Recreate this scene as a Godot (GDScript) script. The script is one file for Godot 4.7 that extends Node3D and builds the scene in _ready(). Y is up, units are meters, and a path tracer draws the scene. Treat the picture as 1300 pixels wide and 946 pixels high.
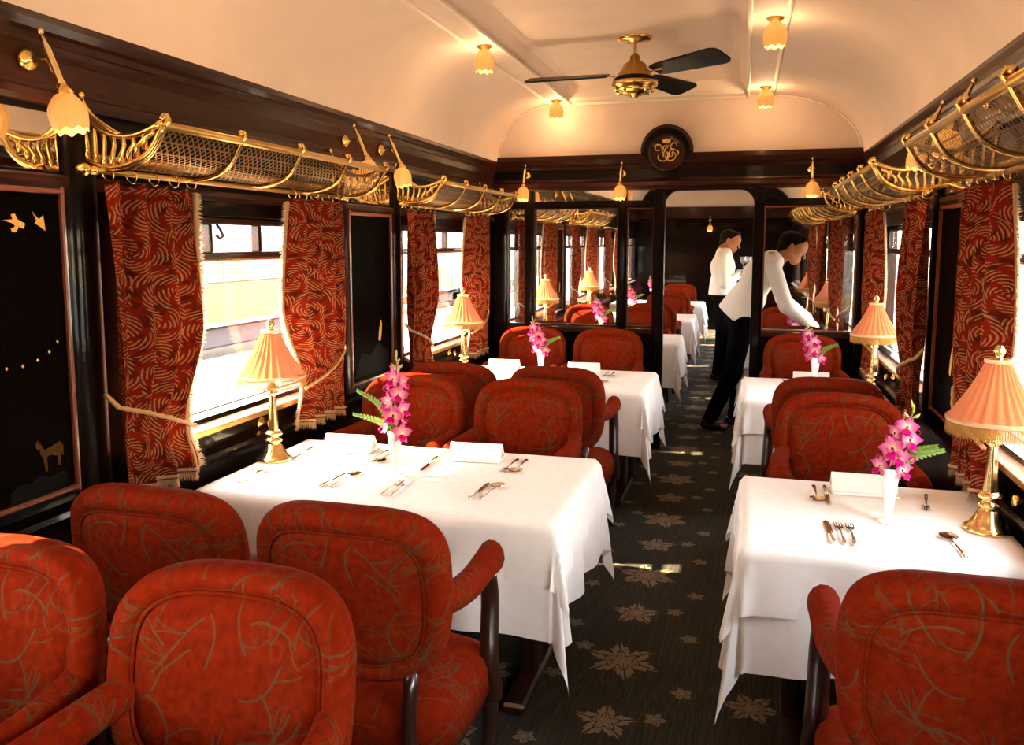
extends Node3D
# A dining car of a luxury train: left tables for four, right tables for two, a glazed partition, a second saloon beyond it.

var M := {}
var taken := {}
var protos := {}
var rng := RandomNumberGenerator.new()
const FLAT := 4294967295

func P(x: float, y: float, d: float) -> Vector3:
	return Vector3(x, y, -d)

# ---------------------------------------------------------------- shapes
class Shape:
	var st := SurfaceTool.new()
	var T := Transform3D()
	func _init() -> void:
		st.begin(Mesh.PRIMITIVE_TRIANGLES)
		st.set_smooth_group(0)
	func sharp(on: bool) -> void:
		st.set_smooth_group(4294967295 if on else 0)
	func tri(a: Vector3, b: Vector3, c: Vector3, ua := Vector2.ZERO, ub := Vector2.ZERO, uc := Vector2.ZERO) -> void:
		st.set_uv(ua); st.add_vertex(T * a)
		st.set_uv(uc); st.add_vertex(T * c)
		st.set_uv(ub); st.add_vertex(T * b)
	func quad(a: Vector3, b: Vector3, c: Vector3, d: Vector3) -> void:
		tri(a, b, c); tri(a, c, d)
	func grid(rows: Array, ci := false, cj := false, uvs := []) -> void:
		var ni := rows.size()
		var nj: int = rows[0].size()
		for i in (ni if ci else ni - 1):
			var i2 := (i + 1) % ni
			for j in (nj if cj else nj - 1):
				var j2 := (j + 1) % nj
				if uvs.is_empty():
					tri(rows[i][j], rows[i2][j], rows[i2][j2])
					tri(rows[i][j], rows[i2][j2], rows[i][j2])
				else:
					tri(rows[i][j], rows[i2][j], rows[i2][j2], uvs[i][j], uvs[i2][j], uvs[i2][j2])
					tri(rows[i][j], rows[i2][j2], rows[i][j2], uvs[i][j], uvs[i2][j2], uvs[i][j2])
	func lathe(prof: Array, segs := 20, ripple := 0.0, lobes := 0) -> void:
		# prof: Vector2(radius, height) from bottom to top
		var rows := []
		for i in segs:
			var a := TAU * i / segs
			var k := 1.0 + ripple * cos(a * lobes)
			var r := PackedVector3Array()
			for p in prof:
				r.append(Vector3(p.x * cos(a) * k, p.y, -p.x * sin(a) * k))
			rows.append(r)
		grid(rows, true, false)
	func tube(path: Array, rad: Variant, segs := 8, caps := true, closed := false, flat := 1.0) -> void:
		var n := path.size()
		var rows := []
		for i in segs: rows.append(PackedVector3Array())
		var nrm := Vector3.ZERO
		var rings := []
		for k in n:
			var t: Vector3
			if closed: t = path[(k + 1) % n] - path[(k + n - 1) % n]
			else: t = path[mini(k + 1, n - 1)] - path[maxi(k - 1, 0)]
			t = t.normalized()
			if nrm == Vector3.ZERO:
				nrm = t.cross(Vector3.UP) if absf(t.y) < 0.9 else t.cross(Vector3.RIGHT)
			nrm = (nrm - t * nrm.dot(t)).normalized()
			var b := t.cross(nrm)
			var r: float = rad[k] if rad is Array else rad
			for i in segs:
				var a := TAU * i / segs
				rows[i].append(path[k] + nrm * cos(a) * r + b * sin(a) * r * flat)
		grid(rows, true, closed)
		if caps and not closed:
			for i in segs:
				var i2 := (i + 1) % segs
				tri(path[0], rows[i2][0], rows[i][0])
				tri(path[n - 1], rows[i][n - 1], rows[i2][n - 1])
	func box(c: Vector3, s: Vector3, bev := 0.0) -> void:
		sharp(true)
		var h := s / 2
		bev = minf(bev, minf(h.x, minf(h.y, h.z)) * 0.9)
		for ax in 3:
			var u := (ax + 1) % 3
			var w := (ax + 2) % 3
			for sg in [-1.0, 1.0]:
				var q := []
				for e in [[-1, -1], [1, -1], [1, 1], [-1, 1]]:
					var v := Vector3.ZERO
					v[ax] = h[ax] * sg
					v[u] = (h[u] - bev) * e[0]
					v[w] = (h[w] - bev) * e[1]
					q.append(c + v)
				if sg < 0: q.reverse()
				quad(q[0], q[1], q[2], q[3])
			if bev > 0:
				for e in [[-1, -1], [1, -1], [1, 1], [-1, 1]]:
					var q2 := []
					for z in [[0, -1], [1, -1], [1, 1], [0, 1]]:
						var v2 := Vector3.ZERO
						v2[ax] = (h[ax] - bev) * z[1]
						v2[u] = (h[u] - (bev if z[0] == 0 else 0.0)) * e[0]
						v2[w] = (h[w] - (0.0 if z[0] == 0 else bev)) * e[1]
						q2.append(c + v2)
					if e[0] * e[1] < 0: q2.reverse()
					quad(q2[0], q2[3], q2[2], q2[1])
		if bev > 0:
			for sx in [-1.0, 1.0]:
				for sy in [-1.0, 1.0]:
					for sz in [-1.0, 1.0]:
						var k := Vector3(sx, sy, sz)
						var a := c + k * Vector3(h.x, h.y - bev, h.z - bev)
						var b2 := c + k * Vector3(h.x - bev, h.y, h.z - bev)
						var d := c + k * Vector3(h.x - bev, h.y - bev, h.z)
						if sx * sy * sz > 0: tri(a, b2, d)
						else: tri(a, d, b2)
		sharp(false)
	func prism(poly: PackedVector2Array, z0: float, z1: float) -> void:
		# polygon in the xy plane, drawn out along z
		sharp(true)
		if not Geometry2D.is_polygon_clockwise(poly): pass
		else:
			poly = poly.duplicate(); poly.reverse()
		var idx := Geometry2D.triangulate_polygon(poly)
		for k in range(0, idx.size(), 3):
			var a := poly[idx[k]]; var b := poly[idx[k + 1]]; var c := poly[idx[k + 2]]
			if (b - a).cross(c - a) < 0:
				var s := b; b = c; c = s
			tri(Vector3(a.x, a.y, z1), Vector3(b.x, b.y, z1), Vector3(c.x, c.y, z1))
			tri(Vector3(a.x, a.y, z0), Vector3(c.x, c.y, z0), Vector3(b.x, b.y, z0))
		for k in poly.size():
			var p := poly[k]; var q := poly[(k + 1) % poly.size()]
			quad(Vector3(p.x, p.y, z0), Vector3(q.x, q.y, z0), Vector3(q.x, q.y, z1), Vector3(p.x, p.y, z1))
		sharp(false)
	func ball(c: Vector3, r: float, segs := 10) -> void:
		var rows := []
		for i in segs:
			var a := TAU * i / segs
			var row := PackedVector3Array()
			for j in segs / 2 + 1:
				var e := -PI / 2 + PI * j / (segs / 2)
				row.append(c + Vector3(cos(a) * cos(e), sin(e), -sin(a) * cos(e)) * r)
			rows.append(row)
		grid(rows, true, false)
	func mesh() -> ArrayMesh:
		st.generate_normals()
		st.index()
		return st.commit()

func curve(pts: Array, steps := 4) -> Array:
	# Catmull-Rom through the points
	var out := []
	for k in pts.size() - 1:
		var a = pts[maxi(k - 1, 0)]; var b = pts[k]; var c = pts[k + 1]; var d = pts[mini(k + 2, pts.size() - 1)]
		for s in steps:
			var t := float(s) / steps
			out.append(0.5 * ((2 * b) + (c - a) * t + (2 * a - 5 * b + 4 * c - d) * t * t + (3 * b - a - 3 * c + d) * t * t * t))
	out.append(pts[-1])
	return out

# ---------------------------------------------------------------- nodes
func numbered(called: String, parent: Node) -> String:
	var key := "%d/%s" % [parent.get_instance_id(), called]
	var n: int = taken.get(key, 0)
	taken[key] = n + 1
	return called if n == 0 else "%s_%03d" % [called, n]

func part(sh: Variant, called: String, mat: Material, parent: Node, label := "") -> MeshInstance3D:
	var o := MeshInstance3D.new()
	o.mesh = sh.mesh() if sh is Shape else sh
	o.material_override = mat
	o.name = numbered(called, parent)
	parent.add_child(o, true)
	if label: o.set_meta("label", label)
	return o

func tag(o: Node, label: String, category := "", group := "", kind := "") -> Node:
	if label: o.set_meta("label", label)
	if category: o.set_meta("category", category)
	if group: o.set_meta("group", group)
	if kind: o.set_meta("kind", kind)
	return o

func thing(called: String, label: String, category: String, at := Vector3.ZERO, turn := 0.0, group := "") -> Node3D:
	var o := Node3D.new()
	o.name = numbered(called, self)
	add_child(o)
	o.position = at
	o.rotation.y = turn
	tag(o, label, category, group)
	return o

func single(sh: Shape, called: String, mat: Material, label: String, category: String, at := Vector3.ZERO, turn := 0.0, group := "") -> MeshInstance3D:
	var o := part(sh, called, mat, self)
	o.position = at
	o.rotation.y = turn
	tag(o, label, category, group)
	return o

func struct(sh: Shape, called: String, mat: Material, label: String, category := "") -> MeshInstance3D:
	var o := part(sh, called, mat, self)
	tag(o, label, category, "", "structure")
	return o

func builders() -> Dictionary:
	return {"rod": make_rod, "curtain_a": make_curtain_a, "curtain_b": make_curtain_b, "rack": make_rack, "sconce": make_sconce, "ceiling_lamp": make_ceiling_lamp, "fan": make_fan, "chair": make_chair, "table_four": make_table_four, "table_two": make_table_two, "table_lamp": make_table_lamp, "vase": make_vase, "orchid_a": make_orchid_a, "orchid_b": make_orchid_b, "orchid_c": make_orchid_c, "fern_a": make_fern_a, "fern_b": make_fern_b, "fern_c": make_fern_c, "knife": make_knife, "fork": make_fork, "spoon": make_spoon, "menu": make_menu, "side_plate": make_side_plate, "wine_glass": make_wine_glass}

func place(kind: String, at: Vector3, turn: float, label: String, group := "") -> Node3D:
	# the first of a kind is built, the others are copies with their parts
	var o: Node3D
	if protos.has(kind):
		o = protos[kind].duplicate()
		o.name = numbered(protos[kind].get_meta("plain"), self)
		add_child(o, true)
	else:
		var maker: Callable = builders()[kind]
		o = maker.call()
		var nm := str(o.name)
		o.set_meta("plain", nm.left(nm.length() - 4) if nm.right(3).is_valid_int() else nm)
		protos[kind] = o
	o.position = at
	o.rotation = Vector3(0, turn, 0)
	tag(o, label, "", group)
	return o

# ---------------------------------------------------------------- materials
func lin(r: float, g: float, b: float) -> Color:
	return Color(r, g, b).linear_to_srgb()

func mat(called: String, c: Color, rough: float, metal := 0.0) -> StandardMaterial3D:
	var m := StandardMaterial3D.new()
	m.resource_name = called
	m.albedo_color = c
	m.roughness = rough
	m.metallic = metal
	M[called] = m
	return m

func noise_tex(freq: float, c0: Color, c1: Color, size := 256, oct := 4, sd := 1) -> ImageTexture:
	var n := FastNoiseLite.new()
	n.seed = sd; n.frequency = freq; n.fractal_octaves = oct
	var im := n.get_seamless_image(size, size)
	var out := Image.create(size, size, false, Image.FORMAT_RGB8)
	for y in size:
		for x in size:
			out.set_pixel(x, y, c0.lerp(c1, im.get_pixel(x, y).r))
	return ImageTexture.create_from_image(out)

func plush_texture() -> ImageTexture:
	# red velour with a crackle of fine tan branches
	var S := 512
	var n := FastNoiseLite.new()
	n.seed = 3; n.frequency = 0.035; n.fractal_octaves = 5
	var im := n.get_seamless_image(S, S)
	var out := Image.create(S, S, false, Image.FORMAT_RGB8)
	var c0 := lin(0.095, 0.0064, 0.0010); var c1 := lin(0.160, 0.0122, 0.0018)
	for y in S:
		for x in S:
			out.set_pixel(x, y, c0.lerp(c1, clampf(im.get_pixel(x, y).r * 1.5 - 0.25 + rng.randf() * 0.12, 0, 1)))
	var tan := lin(0.075, 0.042, 0.018)
	for k in 36:
		branch(out, Vector2((k % 6) + rng.randf() * 0.8, (k / 6) + rng.randf() * 0.8) * S / 6.0, rng.randf() * TAU, 85 + rng.randi() % 60, 2.5, tan, 0)
	return ImageTexture.create_from_image(out)

func branch(im: Image, p: Vector2, a: float, steps: int, w: float, c: Color, depth: int) -> void:
	var S := im.get_width()
	var bend := rng.randf_range(-0.016, 0.016)
	for s in steps:
		p += Vector2(cos(a), sin(a))
		a += bend + rng.randf_range(-0.025, 0.025)
		if rng.randf() < 0.025: bend = rng.randf_range(-0.02, 0.02)
		var r := int(ceil(w))
		for dy in range(-r, r + 1):
			for dx in range(-r, r + 1):
				if dx * dx + dy * dy <= w * w:
					var x := posmod(int(p.x) + dx, S); var y := posmod(int(p.y) + dy, S)
					im.set_pixel(x, y, im.get_pixel(x, y).lerp(c, 0.55))
		if depth < 1 and s > 15 and rng.randf() < 0.018:
			branch(im, p, a + (0.8 if rng.randf() < 0.5 else -0.8), steps / 2, w * 0.75, c, depth + 1)

func curtain_texture() -> ImageTexture:
	# rosettes of swirling tan strokes on dark red
	var S := 384
	var out := Image.create(S, S, false, Image.FORMAT_RGB8)
	var cs := []
	for gy in 5:
		for gx in 5:
			cs.append(Vector3((gx + 0.5 + 0.5 * (gy % 2) + rng.randf_range(-0.25, 0.25)) * S / 5.0, (gy + 0.5 + rng.randf_range(-0.25, 0.25)) * S / 5.0, rng.randf() * TAU))
	var red := lin(0.125, 0.009, 0.0035); var tan := lin(0.27, 0.155, 0.07); var dark := lin(0.05, 0.007, 0.004)
	var n := FastNoiseLite.new(); n.seed = 9; n.frequency = 0.03
	for y in S:
		for x in S:
			var best := 1e9; var ang := 0.0; var ph := 0.0; var second := 1e9
			for c in cs:
				var dx := fposmod(x - c.x + S / 2.0, S) - S / 2.0
				var dy := fposmod(y - c.y + S / 2.0, S) - S / 2.0
				var d := sqrt(dx * dx + dy * dy)
				if d < best:
					second = best
					best = d; ang = atan2(dy, dx); ph = c.z
				elif d < second: second = d
			var w := n.get_noise_2d(x, y)
			var f := sin(best * 1.05 + ang * 1.0 + ph + 2.2 * w + 1.2 * sin(ang * 3.0 + ph))
			var g := smoothstep(0.0, 0.55, f) * smoothstep(-0.75, -0.2, sin(ang * 4.0 + best * 0.16 + ph * 2.0))
			var c2: Color = red.lerp(dark, smoothstep(0.2, 0.7, w + 0.25)).lerp(tan, g * 0.85)
			out.set_pixel(x, y, c2)
	return ImageTexture.create_from_image(out)

func petal_flower(im: Image, c: Vector2, r: float, lobes: int, col: Color, ph: float) -> void:
	var S := im.get_size()
	for y in range(int(c.y - r) - 1, int(c.y + r) + 2):
		for x in range(int(c.x - r) - 1, int(c.x + r) + 2):
			var v := (Vector2(x, y) - c) / r
			var d := v.length(); var a := v.angle() + ph
			var edge := 0.70 + 0.22 * cos(a * lobes) + 0.07 * cos(a * lobes * 3.0) + 0.05 * cos(a * lobes * 5.0 + 1.0)
			if d < edge:
				var vein := absf(sin(a * lobes * 0.5)) < 0.07 + 0.05 * d and d > 0.12
				var rim := absf(d - 0.36 - 0.12 * cos(a * lobes)) < 0.028
				if vein or rim: continue
				var k := 0.55 + 0.45 * rng.randf()
				var px := posmod(x, S.x); var py := posmod(y, S.y)
				im.set_pixel(px, py, im.get_pixel(px, py).lerp(col, k))

func carpet_texture() -> ImageTexture:
	# one repeat is 0.94 m across the car and 0.86 m along it
	var W := 752; var Hh := 688
	var im := Image.create(W, Hh, false, Image.FORMAT_RGB8)
	var c0 := lin(0.0055, 0.0045, 0.0022); var c1 := lin(0.034, 0.027, 0.009)
	var n := FastNoiseLite.new(); n.seed = 5; n.frequency = 0.12; n.fractal_octaves = 2
	for y in Hh:
		for x in W:
			var s := n.get_noise_2d(x * 1.6 + 3.0 * sin(y * TAU / Hh), 40.0 * sin(y * TAU / Hh) * 0.12 + y * 0.035)
			im.set_pixel(x, y, c0.lerp(c1, clampf(s * 1.6 + 0.35 + rng.randf_range(-0.1, 0.1), 0, 1)))
	var col := lin(0.27, 0.185, 0.115)
	var k := 800.0
	petal_flower(im, Vector2(0.26, 0.215) * k, 0.150 * k, 6, col, 0.3)
	petal_flower(im, Vector2(0.26, 0.645) * k, 0.110 * k, 5, col, 0.9)
	petal_flower(im, Vector2(0.73, 0.43) * k, 0.105 * k, 5, col, 0.5)
	petal_flower(im, Vector2(0.73, 0.86) * k, 0.105 * k, 6, col, 0.1)
	for p in [Vector2(0.025, 0.06), Vector2(0.025, 0.49), Vector2(0.495, 0.03), Vector2(0.495, 0.46), Vector2(0.42, 0.70), Vector2(0.10, 0.30)]:
		petal_flower(im, p * k, 0.045 * k, 5, col, p.x * 9.0)
	return ImageTexture.create_from_image(im)

func make_materials() -> void:
	var m: StandardMaterial3D
	m = mat("plush", Color.WHITE, 0.85)
	m.albedo_texture = plush_texture(); m.uv1_triplanar = true; m.uv1_scale = Vector3(1.9, 1.9, 1.9)
	m.metallic_specular = 0.12
	m = mat("curtain", Color.WHITE, 0.9)
	m.metallic_specular = 0.08
	m.albedo_texture = curtain_texture(); m.uv1_scale = Vector3(1.55, 1.55, 1)
	m.backlight_enabled = true; m.backlight = lin(0.14, 0.10, 0.07)
	m = mat("fringe", lin(0.42, 0.26, 0.14), 0.9)
	m.metallic_specular = 0.1
	m.backlight_enabled = true; m.backlight = lin(0.5, 0.4, 0.3)
	m = mat("cord", lin(0.36, 0.20, 0.07), 0.7)
	m = mat("carpet", Color.WHITE, 0.95)
	m.albedo_texture = carpet_texture()
	m = mat("mahogany", Color.WHITE, 0.35)
	m.albedo_texture = noise_tex(0.03, lin(0.010, 0.0025, 0.0012), lin(0.045, 0.010, 0.004), 256, 4, 21)
	m.uv1_triplanar = true; m.uv1_world_triplanar = true; m.uv1_scale = Vector3(6, 14, 0.8)
	m.metallic_specular = 0.2; m.clearcoat_enabled = true; m.clearcoat = 0.35; m.clearcoat_roughness = 0.08
	m = mat("lacquer", Color.WHITE, 0.3)
	m.albedo_texture = noise_tex(0.03, lin(0.0015, 0.0009, 0.0007), lin(0.006, 0.0022, 0.0012), 256, 4, 22)
	m.uv1_triplanar = true; m.uv1_world_triplanar = true; m.uv1_scale = Vector3(6, 1.5, 6)
	m.clearcoat_enabled = true; m.clearcoat = 0.2; m.clearcoat_roughness = 0.05; m.metallic_specular = 0.15
	m = mat("panel_black", lin(0.0022, 0.0014, 0.001), 0.35)
	m.metallic_specular = 0.04
	m = mat("redwood", lin(0.13, 0.030, 0.010), 0.3)
	m.clearcoat_enabled = true; m.clearcoat = 0.8; m.clearcoat_roughness = 0.08
	m = mat("chairwood", lin(0.022, 0.007, 0.004), 0.28)
	m.clearcoat_enabled = true; m.clearcoat = 0.6; m.clearcoat_roughness = 0.1
	m = mat("ceiling", Color.WHITE, 0.75)
	m.albedo_texture = noise_tex(0.02, lin(0.64, 0.495, 0.405), lin(0.69, 0.54, 0.44), 256, 3, 31)
	m.uv1_triplanar = true; m.uv1_world_triplanar = true; m.uv1_scale = Vector3(0.7, 0.7, 0.7)
	m = mat("ceiling_white", lin(0.70, 0.58, 0.47), 0.5)
	m = mat("brass", lin(0.80, 0.52, 0.16), 0.22, 1.0)
	m = mat("brass_soft", lin(0.50, 0.30, 0.09), 0.36, 1.0)
	m = mat("net_wire", lin(0.22, 0.125, 0.035), 0.4, 1.0)
	m = mat("brass_pale", lin(0.86, 0.66, 0.30), 0.20, 1.0)
	m = mat("gold_inlay", lin(0.62, 0.33, 0.05), 0.4)
	m = mat("brown_inlay", lin(0.045, 0.020, 0.004), 0.5)
	m.metallic_specular = 0.1
	m = mat("grey_inlay", lin(0.0035, 0.0035, 0.004), 0.5)
	m.metallic_specular = 0.1
	m = mat("silver", lin(0.72, 0.69, 0.64), 0.16, 1.0)
	m = mat("mirror", lin(0.82, 0.80, 0.76), 0.02, 1.0)
	m = mat("linen", Color.WHITE, 0.85)
	m.metallic_specular = 0.3
	m.albedo_texture = noise_tex(0.05, lin(0.78, 0.755, 0.72), lin(0.83, 0.81, 0.785), 128, 3, 41)
	m.uv1_triplanar = true; m.uv1_scale = Vector3(3, 3, 3)
	m = mat("card", lin(0.84, 0.82, 0.78), 0.6)
	m = mat("porcelain", lin(0.80, 0.77, 0.71), 0.2)
	m = mat("glass", Color(0.1, 0.1, 0.1, 0.01), 0.02)
	m.transparency = BaseMaterial3D.TRANSPARENCY_ALPHA
	m = mat("crystal", Color(0.95, 0.97, 1, 0.12), 0.02)
	m.transparency = BaseMaterial3D.TRANSPARENCY_ALPHA
	m = mat("shade_cloth", lin(0.42, 0.085, 0.028), 0.8)
	m.metallic_specular = 0.1
	m.backlight_enabled = true; m.backlight = lin(0.26, 0.2, 0.16)
	m = mat("shade_fringe", lin(0.22, 0.10, 0.020), 0.75)
	m.metallic_specular = 0.1
	m.backlight_enabled = true; m.backlight = lin(0.1, 0.08, 0.05)
	m = mat("tulip_glass", lin(0.66, 0.36, 0.15), 0.35)
	m.emission_enabled = true; m.emission = lin(1.0, 0.36, 0.05); m.emission_energy_multiplier = 0.26
	m = mat("bulb", lin(0.9, 0.7, 0.4), 0.3)
	m.emission_enabled = true; m.emission = lin(1.0, 0.62, 0.20); m.emission_energy_multiplier = 6.0
	m = mat("lamp_bulb", lin(0.9, 0.7, 0.4), 0.3)
	m.emission_enabled = true; m.emission = lin(1.0, 0.62, 0.28); m.emission_energy_multiplier = 3.0
	m = mat("blade", lin(0.006, 0.004, 0.003), 0.4)
	m.metallic_specular = 0.2
	m.clearcoat_enabled = true; m.clearcoat = 0.15; m.clearcoat_roughness = 0.2
	m = mat("petal", Color.WHITE, 0.55)
	m.metallic_specular = 0.15
	m.vertex_color_use_as_albedo = true
	m.backlight_enabled = true; m.backlight = lin(0.5, 0.4, 0.5)
	m = mat("bud", lin(0.42, 0.40, 0.06), 0.55)
	m = mat("leaf", lin(0.075, 0.19, 0.02), 0.5)
	m.backlight_enabled = true; m.backlight = lin(0.3, 0.45, 0.1)
	m = mat("stem", lin(0.10, 0.17, 0.03), 0.5)
	m = mat("skin", lin(0.40, 0.17, 0.085), 0.55)
	m.metallic_specular = 0.3
	m.subsurf_scatter_enabled = true; m.subsurf_scatter_strength = 0.1
	m = mat("hair", lin(0.007, 0.0045, 0.0035), 0.6)
	m.metallic_specular = 0.2
	m = mat("white_jacket", lin(0.80, 0.77, 0.72), 0.8)
	m = mat("black_cloth", lin(0.004, 0.004, 0.0045), 0.9)
	m.metallic_specular = 0.1
	m = mat("black_leather", lin(0.01, 0.01, 0.01), 0.3)
	m = mat("sill", lin(0.78, 0.70, 0.56), 0.3)
	m.clearcoat_enabled = true; m.clearcoat = 0.8; m.clearcoat_roughness = 0.1
	# outdoors
	m = mat("ballast", Color.WHITE, 0.95)
	m.albedo_texture = noise_tex(0.08, lin(0.20, 0.165, 0.115), lin(0.34, 0.29, 0.215), 256, 5, 51)
	m.uv1_triplanar = true; m.uv1_world_triplanar = true; m.uv1_scale = Vector3(0.4, 0.4, 0.4)
	m = mat("platform", lin(0.34, 0.30, 0.23), 0.9)
	m = mat("rail_steel", lin(0.30, 0.24, 0.20), 0.5, 0.5)
	m = mat("sleeper", lin(0.20, 0.145, 0.075), 0.9)
	m = mat("coach_yellow", lin(0.115, 0.055, 0.009), 0.5)
	m = mat("coach_cream", lin(0.100, 0.076, 0.066), 0.5)
	m = mat("coach_under", lin(0.050, 0.036, 0.042), 0.7)
	m = mat("coach_glass", lin(0.055, 0.040, 0.042), 0.1)
	m = mat("coach_white", lin(0.22, 0.19, 0.15), 0.5)
	m = mat("station_wall", lin(0.60, 0.56, 0.44), 0.9)
	m = mat("station_blue", lin(0.22, 0.33, 0.45), 0.7)

# ---------------------------------------------------------------- the car itself
const XL := -1.92
const XR := 0.83
const D0 := -2.9
const DP := 6.40
const D1 := 15.6
var TX := Transform3D(Basis(Vector3(0, 0, -1), Vector3(0, 1, 0), Vector3(1, 0, 0)), Vector3.ZERO)  # prisms drawn in (depth, y), drawn out along x
var LB := [[-1.72, 0.76], [0.60, 0.76], [2.96, 0.72], [5.27, 0.72], [7.56, 0.76], [9.88, 0.76], [12.20, 0.76], [14.52, 0.76]]
var RW := [[-2.0, 0.78], [0.30, 0.80], [2.62, 0.80], [4.95, 0.80], [7.35, 0.70], [9.7, 0.80], [12.0, 0.80], [14.3, 0.80]]
var RB := [[-2.05, 0.75], [0.20, 0.82], [2.40, 0.82], [4.74, 0.84], [7.12, 0.60], [9.40, 0.80], [11.70, 0.80], [14.0, 0.80]]
var windows := 0
var trims := 0

func bar(sh: Shape, x0: float, x1: float, y0: float, y1: float, d0: float, d1: float, bev := 0.0) -> void:
	sh.box(Vector3((x0 + x1) / 2, (y0 + y1) / 2, -(d0 + d1) / 2), Vector3(absf(x1 - x0), absf(y1 - y0), absf(d1 - d0)), bev)

func side_wall(called: String, label: String, x: float, s: float, bays: Array) -> void:
	# s = +1 where the room lies towards +x
	var sh := Shape.new()
	var o := x - s * 0.10
	bar(sh, o, x, -0.1, 0.93, D0, D1)
	bar(sh, o, x, 1.68, 2.80, D0, D1)
	var at := D0
	for b in bays:
		bar(sh, o, x, 0.93, 1.68, at, b[0] - b[1])
		at = b[0] + b[1]
	bar(sh, o, x, 0.93, 1.68, at, D1)
	struct(sh, called, M.lacquer, label)

func moulding(prof: Array, x: float, s: float, d0: float, d1: float, mat_: Material, label: String) -> void:
	var sh := Shape.new()
	var poly := PackedVector2Array()
	for p in prof: poly.append(Vector2(x + s * p.x, p.y))
	sh.prism(poly, -d1, -d0)
	trims += 1
	struct(sh, "trim_%d" % trims, mat_, label)

func build_shell() -> void:
	# floor: carpet on a slab
	var sh := Shape.new()
	bar(sh, XL - 0.1, XR + 0.1, -0.12, -0.002, D0, D1)
	var a := P(XL, 0, D0); var b := P(XR, 0, D0); var c := P(XR, 0, D1); var d := P(XL, 0, D1)
	var uv := func(p: Vector3) -> Vector2: return Vector2((p.x + 0.40) / 0.94 + 0.277, (-p.z - 3.02) / 0.845 + 0.25)
	sh.tri(a, b, c, uv.call(a), uv.call(b), uv.call(c))
	sh.tri(a, c, d, uv.call(a), uv.call(c), uv.call(d))
	struct(sh, "floor", M.carpet, "dark olive streaked carpet with brown flower sprays down the aisle")
	side_wall("wall_left", "black lacquered side wall with large windows on the left", XL, 1, LB)
	side_wall("wall_right", "black lacquered side wall with large windows on the right", XR, -1, RW)
	sh = Shape.new()
	bar(sh, XL - 0.1, XR + 0.1, -0.1, 2.8, D0 - 0.1, D0)
	struct(sh, "wall_back", M.lacquer, "dark lacquered bulkhead closing the saloon behind the viewer")
	sh = Shape.new()
	bar(sh, XL - 0.1, XR + 0.1, -0.1, 2.8, D1, D1 + 0.1)
	struct(sh, "wall_end", M.lacquer, "dark lacquered end bulkhead far beyond the doorway")
	# ceiling: coves at both sides, flat strips with lamps, a raised middle
	var bot := []
	for k in 13:
		var t := PI / 2 * k / 12
		bot.append(Vector2(-1.46 - 0.41 * cos(t), 2.19 + 0.43 * sin(t)))
	bot.append(Vector2(-1.30, 2.625)); bot.append(Vector2(-1.24, 2.70)); bot.append(Vector2(-1.20, 2.715))
	bot.append(Vector2(-0.10, 2.715)); bot.append(Vector2(-0.06, 2.70)); bot.append(Vector2(0.0, 2.625))
	for k in 13:
		var t2 := PI / 2 * (12 - k) / 12
		bot.append(Vector2(0.17 + 0.61 * cos(t2), 2.19 + 0.43 * sin(t2)))
	sh = Shape.new()
	for n in bot.size() - 1:
		var p: Vector2 = bot[n]; var q: Vector2 = bot[n + 1]
		var hard: bool = n > 11 and n < 19
		sh.sharp(hard)
		sh.quad(P(p.x, p.y, D1), P(q.x, q.y, D1), P(q.x, q.y, D0), P(p.x, p.y, D0))
	sh.sharp(true)
	bar(sh, XL - 0.1, XR + 0.1, 2.76, 2.86, D0 - 0.1, D1 + 0.1)
	struct(sh, "ceiling", M.ceiling, "cream coved ceiling with a raised flat middle panel")
	# sloped ends of the raised panel and the mouldings that follow the strips
	for e in [[DP - 0.04, -1.0], [DP + 0.04, 1.0]]:
		sh = Shape.new()
		sh.T = TX
		sh.prism(PackedVector2Array([Vector2(e[0], 2.76), Vector2(e[0], 2.622), Vector2(e[0] + e[1] * 0.14, 2.622), Vector2(e[0] + e[1] * 0.16, 2.64), Vector2(e[0] + e[1] * 0.20, 2.76)]), -1.31, 0.01)
		trims += 1
		struct(sh, "trim_%d" % trims, M.ceiling_white, "pale sloped end of the raised ceiling panel at the partition")
	for seg in [[D0, DP - 0.04], [DP + 0.04, D1]]:
		for x in [-1.445, 0.165]:
			sh = Shape.new()
			sh.tube([P(x, 2.622, seg[0]), P(x, 2.622, seg[1])], 0.014, 10)
			trims += 1
			struct(sh, "trim_%d" % trims, M.ceiling_white, "pale half round moulding running along the ceiling strip")
		for x2 in [-1.295, -0.005]:
			sh = Shape.new()
			bar(sh, x2 - 0.012, x2 + 0.012, 2.612, 2.63, seg[0], seg[1], 0.006)
			trims += 1
			struct(sh, "trim_%d" % trims, M.ceiling_white, "pale flat fillet along the raised ceiling panel")
	sh = Shape.new()
	sh.tube([P(-1.445, 2.622, DP - 0.05), P(0.165, 2.622, DP - 0.05)], 0.014, 10)
	trims += 1
	struct(sh, "trim_%d" % trims, M.ceiling_white, "pale half round moulding across the ceiling at the partition")
	sh = Shape.new()
	var arc := []
	for k in 13: arc.append(P(bot[k].x + 0.004, bot[k].y - 0.004, DP - 0.045))
	sh.tube(arc, 0.008, 6)
	trims += 1
	struct(sh, "trim_%d" % trims, M.ceiling_white, "thin pale bead along the left curve of the arch above the partition")
	sh = Shape.new()
	arc = []
	for k in 13: arc.append(P(bot[bot.size() - 1 - k].x - 0.004, bot[bot.size() - 1 - k].y - 0.004, DP - 0.045))
	sh.tube(arc, 0.008, 6)
	trims += 1
	struct(sh, "trim_%d" % trims, M.ceiling_white, "thin pale bead along the right curve of the arch above the partition")
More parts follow.
